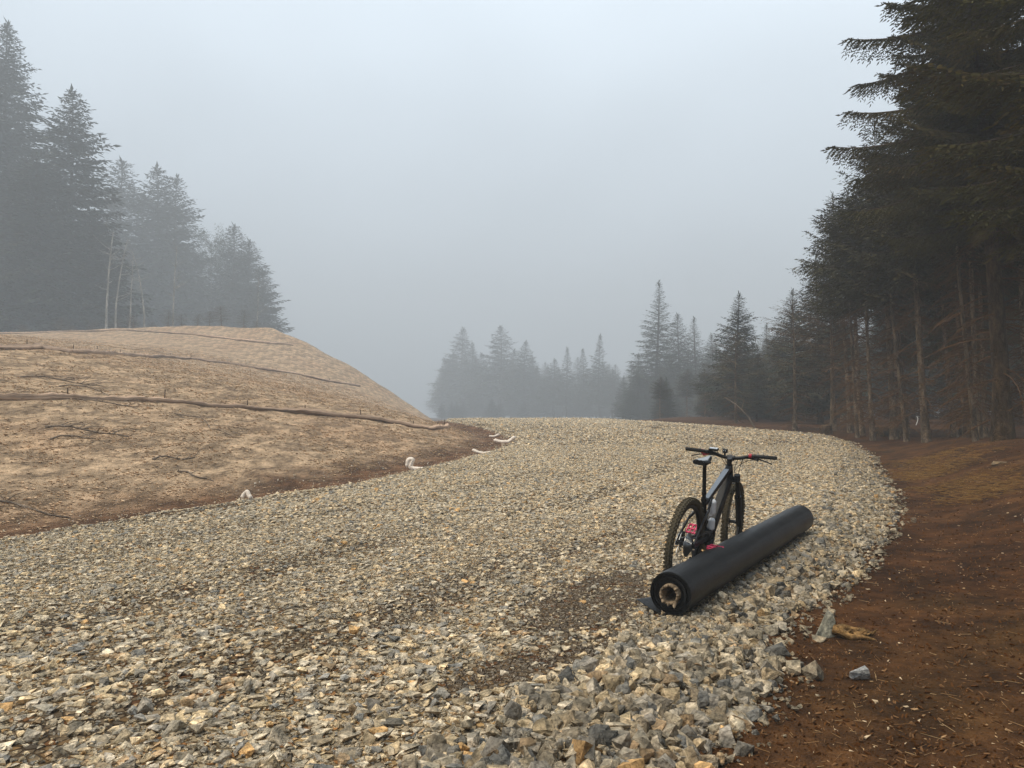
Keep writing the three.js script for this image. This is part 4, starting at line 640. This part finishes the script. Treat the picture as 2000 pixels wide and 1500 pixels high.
// ---------------------------------------------------------------- pale cloth tubes dropped in the ditch
const M_cloth = mat({ bumpMap: T.weaveBump, bumpScale: 0.01, color: rgb(0.86, 0.74, 0.62), roughness: 0.9 });
function clothTube(x, d, pts, r, label, seed) {
  const y = groundAt(x, d, 1), n = pts.length * 10, g = new THREE.TubeGeometry(new THREE.CatmullRomCurve3(pts.map(([a, b, c]) => V(x + a, y + b + r * 0.7, -d + c))), n, r, 10, false), P = g.attributes.position, N = g.attributes.normal;
  for (let i = 0; i < P.count; i++) { const f = Math.floor(i / 11) / n, k = 0.3 * r * noise(P.getX(i) * 9, P.getY(i) * 9 + seed, P.getZ(i) * 9) - r * 0.85 * Math.max(0, Math.abs(f - 0.5) * 2 - 0.86) / 0.14; P.setXYZ(i, P.getX(i) + N.getX(i) * k, P.getY(i) + N.getY(i) * k, P.getZ(i) + N.getZ(i) * k); }
  g.computeVertexNormals(); add(new THREE.Mesh(g, M_cloth), 'cloth_tube', label, 'cloth', 'pale cloth tubes in the ditch');
}
clothTube(-3.95, 11.45, [[-0.05, 0, 0.03], [-0.02, 0.07, 0], [0.02, 0.1, 0], [0.05, 0.05, 0.02], [0.1, 0, 0.05]], 0.032, 'nearest pale cloth tube, a small upright lump in the ditch', 1);
clothTube(-2.2, 16.9, [[-0.1, 0.02, 0.02], [-0.06, 0.2, 0], [0.02, 0.2, 0], [-0.02, 0.04, 0.02], [0.14, 0.0, 0.06], [0.3, 0.0, 0.02]], 0.05, 'pale cloth tube with a raised loop and a tail', 2);
clothTube(-0.85, 20.7, [[-0.22, 0.1, 0], [-0.1, 0.04, 0.05], [0.08, 0.0, 0.06], [0.28, 0.02, 0.0]], 0.045, 'pale cloth tube drooping flat, third along the ditch', 3);
clothTube(-0.25, 25.0, [[-0.35, 0.06, 0], [-0.15, 0.0, 0.05], [0.12, 0.0, 0.05], [0.3, 0.12, 0], [0.38, 0.14, 0]], 0.06, 'widest pale cloth tube, sagging between raised ends', 4);
clothTube(-0.65, 28.2, [[-0.2, 0.0, 0], [0, 0.0, 0.03], [0.14, 0.05, 0], [0.18, 0.1, 0]], 0.045, 'farthest pale cloth tube at the bend of the road', 5);

// ---------------------------------------------------------------- by the right edge: single stones, wood, stumps
function single(name, x, d, seed, size, flat, turn, c, label, sink = 0.3) {
  const g = rock(seed, flat, 16); const m = new THREE.Mesh(g, mat({ map: T.grain, bumpMap: T.grainBump, bumpScale: 0.02, color: rgb(...c.map((v) => v * 1.35)), roughness: 0.9 }));
  m.scale.set(...size); m.rotation.set(...turn); const box = new THREE.Box3().setFromObject(m); m.position.set(x, groundAt(x, d, 1) - box.min.y - sink * (box.max.y - box.min.y), -d); add(m, name, label, 'stone');
}
{ // tall flat wedge
  const p = [[-0.075, 0, 0.02], [-0.05, 0, -0.03], [0.06, 0, -0.035], [0.075, 0.01, 0.03], [0.0, 0.0, 0.05], [0.03, 0.2, 0.0], [0.075, 0.165, -0.005], [0.05, 0.185, -0.03], [-0.06, 0.05, 0.03], [0.08, 0.12, 0.02]].map((q) => V(...q)), g = new ConvexGeometry(p), P = g.attributes.position, uv = []; for (let i = 0; i < P.count; i++) uv.push(P.getX(i) * 4, P.getY(i) * 4); g.setAttribute('uv', new THREE.Float32BufferAttribute(uv, 2));
  const m = new THREE.Mesh(g, mat({ map: T.grain, bumpMap: T.grainBump, bumpScale: 0.01, color: rgb(0.62, 0.6, 0.47), roughness: 0.9 })); m.position.set(2.15, groundAt(2.15, 5.35, 1) - 0.015, -5.35); m.rotation.y = 0.15; add(m, 'wedge_stone', 'tall grey-green wedge of stone standing at the gravel edge', 'stone');
}
single('stone', 2.02, 4.5, 411, [0.1, 0.075, 0.07], 0.8, [0, 0.3, 0.2], [0.66, 0.65, 0.62], 'lone pale grey stone on the bare brown soil', 0.12);
single('stone', 8.62, 13.6, 412, [0.36, 0.12, 0.3], 0.7, [0, 0.2, 0], [0.3, 0.22, 0.13], 'low flat tan stone on the soil near the wood', 0.5);
single('stone', 5.35, 10.3, 413, [0.13, 0.1, 0.11], 0.8, [0, 1, 0], [0.36, 0.27, 0.18], 'small round tan stone on the soil beyond the roll', 0.3);
single('stone', 5.8, 8.7, 414, [0.11, 0.08, 0.1], 0.8, [0, 2, 0], [0.34, 0.29, 0.22], 'small beige stone on the soil at the right edge', 0.3);
{ // splintered piece of root wood
  const x = 2.33, d = 5.3, y = groundAt(x, d, 1), s = new Soup(), Q = rng(8);
  s.limb([[x - 0.12, y + 0.05, -d - 0.03], [x - 0.08, y + 0.04, -d + 0.0], [x - 0.03, y + 0.015, -d + 0.04], [x + 0.04, y + 0.02, -d + 0.05], [x + 0.09, y + 0.01, -d + 0.065], [x + 0.13, y + 0.0, -d + 0.06]], 0.036, 0.01, 6);
  s.limb([[x - 0.1, y + 0.05, -d - 0.01], [x - 0.05, y + 0.06, -d - 0.03], [x + 0.02, y + 0.045, -d - 0.02], [x + 0.06, y + 0.05, -d + 0.0]], 0.034, 0.016, 6);
  s.limb([[x + 0.0, y + 0.02, -d + 0.02], [x + 0.07, y + 0.045, -d + 0.02], [x + 0.13, y + 0.03, -d + 0.03]], 0.034, 0.014, 6);
  for (let i = 0; i < 22; i++) { const a = x - 0.06 + 0.17 * Q(), b = -d - 0.03 + 0.08 * Q(); s.limb([[a, y + 0.035, b], [a + 0.04, y + 0.05 + 0.025 * Q(), b + 0.02 * (Q() - 0.5)]], 0.011, 0.003, 5); }
  const o = new THREE.Mesh(s.build(), mat({ map: T.grain, bumpMap: T.grainBump, bumpScale: 0.012, color: rgb(0.42, 0.25, 0.1) })); add(o, 'root_wood', 'splintered yellow-brown piece of root wood beside the wedge stone', 'wood');
}
function stump(x, d, r, h, label, c) {
  const t = new THREE.Group(), g = new THREE.CylinderGeometry(r * 0.92, r * 1.12, h + 0.12, 22, 5), P = g.attributes.position; for (let i = 0; i < P.count; i++) { const a = Math.atan2(P.getZ(i), P.getX(i)), k = 1 + 0.07 * Math.sin(a * 3 + x) + 0.05 * Math.sin(a * 7), low = P.getY(i) < 0 ? 1 + 0.25 * Math.max(0, Math.sin(a * 2.5 + d)) * -P.getY(i) / h : 1; P.setX(i, P.getX(i) * k * low); P.setZ(i, P.getZ(i) * k * low); } g.computeVertexNormals();
  part(t, 'bark', g, mat({ map: T.bark, bumpMap: T.barkBump, bumpScale: 0.03, color: rgb(...c) }));
  part(t, 'cut_face', new THREE.CylinderGeometry(r * 0.86, r * 0.86, 0.01, 22).translate(0, (h + 0.12) / 2 + 0.006, 0), mat({ map: T.grain, color: rgb(0.45, 0.3, 0.17) }));
  t.position.set(x, land(x, d, 0) + h / 2 - 0.06, -d); add(t, 'tree_stump', label, 'stump');
}
stump(11.9, 29.2, 0.21, 0.34, 'sawn tree stump at the road edge before the half-dead spruce', [0.24, 0.15, 0.09]);
stump(13.2, 27.4, 0.3, 0.3, 'broad mossy stump at the foot of the stout trunk', [0.12, 0.1, 0.045]);
{ // slim bare pole fallen out of the wood
  const s = new Soup(), y = land(10.9, 34, 0); s.limb([[9.55, y + 1.35, -34.6], [10.0, y + 1.0, -34.3], [10.45, y + 0.5, -34.1], [10.72, y - 0.05, -34]], 0.02, 0.05, 7); s.limb([[10.2, y + 0.8, -34.2], [10.32, y + 1.15, -34.3], [10.35, y + 1.3, -34.3]], 0.02, 0.01, 5);
  add(new THREE.Mesh(s.build(), mat({ map: T.bark, color: rgb(0.42, 0.32, 0.23) })), 'fallen_pole', 'slim pale bare pole leaning out of the brush at the road edge', 'branch');
}
{ const g = tube([[11.62, land(12, 22.3, 0) + 0.5, -22.15], [11.66, land(12, 22.3, 0) + 0.68, -22.12], [11.64, land(12, 22.3, 0) + 0.76, -22.14]], 0.011, 16, 6); add(new THREE.Mesh(g, mat({ color: rgb(0.8, 0.8, 0.78) })), 'ribbon', 'strip of white ribbon hanging among the thin trunks', 'ribbon'); }

// ---------------------------------------------------------------- bare pale stems and a sparse broadleaf on the hilltop
function bareStem(x, d, h, lean, r, label, seed, leaves = 0) {
  const Q = rng(seed), s = new Soup(), tw = new Soup(), y = land(x, d, 0) - 0.1, pts = []; for (let k = 0; k <= 9; k++) { const f = k / 9; pts.push([lean * h * f * f + 0.1 * noise(f * 3, seed), h * f, 0.1 * noise(f * 3, seed + 4)]); }
  s.limb(pts, r, r * 0.35, 8);
  const cr = new Soup();
  for (let i = 0; i < 12 + leaves / 40; i++) { const f = 0.35 + 0.65 * Q(), k = Math.min(8, f * 9 | 0), p = [0, 1, 2].map((c) => lerp(pts[k][c], pts[k + 1][c], f * 9 - k)), a = Q() * 6.28, l = h * (0.07 + 0.15 * Q()) * (1.25 - f * 0.5), e = [p[0] + Math.cos(a) * l, p[1] + l * (0.3 + 0.6 * Q()), p[2] + Math.sin(a) * l]; tw.limb([p, p.map((v, c) => (v + e[c]) / 2 + (c === 1 ? -0.06 * l : 0)), e], r * 0.3, r * 0.1, 4);
    if (leaves) for (let q = 0; q < 150; q++) { const g = 0.35 + 0.75 * Q(), b = p.map((v, c) => lerp(v, e[c], g) + (Q() - 0.5) * 2.0), dd = norm([Q() - 0.5, Q() - 0.6, Q() - 0.5]), v = 0.7 + 0.6 * Q(); cr.kite(b, dd, norm(cross(dd, [Q() - 0.5, 1, Q() - 0.5])), 0.26 + 0.2 * Q(), 0.15, [0.07 * v, 0.085 * v, 0.045 * v]); } }
  const t = new THREE.Group(); part(t, 'trunk', s.build(), M_pale); part(t, 'limbs', tw.build(), M_pale); if (leaves) part(t, 'crown', cr.build(), leafMat);
  t.position.set(x, y, -d); add(t, leaves ? 'broadleaf_tree' : 'bare_stem', label, 'tree', leaves ? undefined : 'bare pale stems on the hilltop');
}
bareStem(-44.4, 84, 11.5, 0.06, 0.136, 'leftmost bare pale stem before the hilltop conifers', 1);
bareStem(-43.4, 84, 10.6, 0.12, 0.109, 'pale stem leaning right beside the leftmost one', 2);
bareStem(-41.8, 84, 8.6, 0.03, 0.100, 'straight pale stem between two leaning ones', 3);
bareStem(-40.2, 84, 9, -0.16, 0.109, 'pale stem bowed to the left, fourth from the left', 4);
bareStem(-37.3, 84.5, 9.6, 0.03, 0.109, 'single straight pale stem under the rounded clump', 5);
bareStem(-28.2, 85, 6.5, 0.02, 0.082, 'faint thin stem near the right end of the hilltop', 7);
bareStem(-65.5, 167, 39, 0.0, 0.28, 'sparse tall broadleaf with gaps in its crown on the hilltop', 8, 3600);

// ---------------------------------------------------------------- litter and clods: countless small bits
function strew(name, geo, material, n, pick, seed, colors) {
  const o = new THREE.InstancedMesh(geo, material, n), Q = rng(seed), q = new THREE.Quaternion(), e = new THREE.Euler(), M = new THREE.Matrix4(), c = new THREE.Color(); let k = 0;
  for (let i = 0; i < n * 6 && k < n; i++) { const s = pick(Q); if (!s) continue; e.set(...s.turn); q.setFromEuler(e); M.compose(V(s.x, s.y, -s.d), q, V(...s.size)); o.setMatrixAt(k, M); const a = colors[(Q() * colors.length) | 0], v = 0.75 + 0.5 * Q(); o.setColorAt(k, c.setRGB(a[0] * v, a[1] * v, a[2] * v)); k++; }
  o.count = k; o.name = name; o.userData.kind = 'stuff'; o.castShadow = o.receiveShadow = true; scene.add(o); return o;
}
const plain = mat({ color: rgb(1, 1, 1), roughness: 1 }), clod = rock(300, 0.75, 14), chip = rock(301, 0.25, 9), stalk = new THREE.CylinderGeometry(0.5, 0.35, 1, 4).rotateZ(Math.PI / 2);
strew('soil_clods', clod, mat({ map: T.grain, bumpMap: T.grainBump, bumpScale: 0.02, roughness: 1, color: rgb(1.3, 1.3, 1.3) }), 46000, (Q) => { const d = 8 + 52 * Math.pow(Q(), 1.4), x = -0.75 * d + (0.75 * d + 1) * Q(), s = leftOf(x, d)[0], q = Q(), a = Q(), z = (0.011 + 0.03 * q * q * q) * (1 + d / 40); if (s < 0.1 || (s < 1.2 && Q() < 0.6) || Q() > ss(-0.25, 0.3, fbm(x * 0.6 + 50, d * 0.6, 3)) + 0.12) return; return { x, d, y: land(x, d, 1) + z * 0.1, turn: [(Q() - 0.5) * 0.4, -0.32 + (a - 0.5) * 1.1, (Q() - 0.5) * 0.6], size: [z * 1.1, z * 0.75, z * 2.1] }; }, 31, [[0.8, 0.57, 0.36], [0.74, 0.52, 0.32], [0.68, 0.46, 0.28]]);
const soilSpot = (Q) => { const d = 2.6 + 15 * Math.pow(Q(), 1.6), x = (0.2 + 0.62 * Q()) * d, r = rightOf(x, d)[0]; return r > 0.03 ? { x, d, r } : null; };
strew('road_fines', clod, plain, 14000, (Q) => { const d = 3 + 5 * Q(), x = -1 + 3.2 * Q(); if (rightOf(x, d)[0] > -0.3 || Q() > bare(x, d)) return; const z = 0.004 + 0.012 * Q() * Q(); return { x, d, y: road(x, d) + z * 0.1, turn: [Q(), Q() * 6, Q()], size: [z * 1.5, z, z * 1.2] }; }, 38, [[0.2, 0.16, 0.12], [0.27, 0.22, 0.165], [0.15, 0.115, 0.085], [0.4, 0.34, 0.26]]);
strew('soil_crumbs', clod, plain, 18000, (Q) => { const p = soilSpot(Q); if (!p) return; const q = Q(), z = 0.005 + 0.02 * q * q * q * q; return { x: p.x, d: p.d, y: land(p.x, p.d, 1) + z * 0.15, turn: [Q(), Q() * 6, Q()], size: [z * 1.5, z, z * 1.2] }; }, 32, [[0.11, 0.045, 0.012], [0.085, 0.033, 0.009], [0.19, 0.1, 0.045]]);
strew('wood_chips', chip, plain, 1100, (Q) => { const p = soilSpot(Q); if (!p) return; const q = Q(), z = 0.008 + 0.026 * q * q * q; return { x: p.x, d: p.d, y: land(p.x, p.d, 1) + z * 0.2, turn: [(Q() - 0.5) * 0.6, Q() * 6, (Q() - 0.5) * 0.6], size: [z * 2.0, z, z * 0.8] }; }, 33, [[0.5, 0.33, 0.17], [0.58, 0.44, 0.28], [0.36, 0.22, 0.11]]);
strew('twig_litter', stalk, plain, 1100, (Q) => { const p = soilSpot(Q); if (!p) return; const l = 0.02 + 0.11 * Q() * Q(); return { x: p.x, d: p.d, y: land(p.x, p.d, 1) + 0.006, turn: [0, Q() * 6, (Q() - 0.5) * 0.15], size: [l, 0.0028, 0.0028] }; }, 34, [[0.34, 0.2, 0.09], [0.24, 0.13, 0.06], [0.46, 0.31, 0.16]]);
strew('dry_straw', stalk, plain, 3200, (Q) => { const spots = [[9.6, 17.6, 1.5], [8.9, 16, 1.5], [8.3, 15.2, 1.2], [7.7, 13, 1.2], [7.2, 11.6, 1.2]], [a, b, w] = spots[(Q() * 5) | 0], x = a + (Q() + Q() - 1) * w * 0.75, d = b + (Q() + Q() - 1) * w * 0.8, l = 0.05 + 0.14 * Q(); if (rightOf(x, d)[0] < 0.25) return; return { x, d, y: land(x, d, 1) + 0.008 + 0.02 * Q(), turn: [0, (Q() - 0.5) * 1.6, (Q() - 0.5) * 0.3], size: [l, 0.005, 0.005] }; }, 35, [[0.3, 0.165, 0.05], [0.24, 0.125, 0.04], [0.36, 0.22, 0.08]]);
strew('ditch_pebbles', chip, plain, 900, (Q) => { const d = 8.5 + 22 * Q(), x = -7 + 8 * Q(), s = leftOf(x, d)[0]; if (s < 0 || s > 1.6) return; const z = 0.015 + 0.04 * Q() * Q(); return { x, d, y: land(x, d, 1) + z * 0.3, turn: [Q(), Q() * 6, Q()], size: [z * 1.4, z * 1.4, z] }; }, 36, [[0.5, 0.4, 0.28], [0.42, 0.33, 0.22], [0.6, 0.52, 0.42]]);
strew('slope_twigs', stalk, plain, 1100, (Q) => { const d = 9 + 26 * Q(), x = -0.75 * d + (0.75 * d) * Q(), s = leftOf(x, d)[0]; if (s < 1.2 || Q() > ss(-0.05, 0.35, fbm(x * 0.5 + 31, d * 0.5, 3)) + 0.08) return; const l = 0.1 + 0.4 * Q() * Q(); return { x, d, y: land(x, d, 1) + 0.02, turn: [0, Q() * 6, (Q() - 0.5) * 0.3], size: [l, 0.012, 0.012] }; }, 37, [[0.2, 0.14, 0.09], [0.28, 0.19, 0.12], [0.15, 0.1, 0.065]]);
renderer.render(scene, camera);
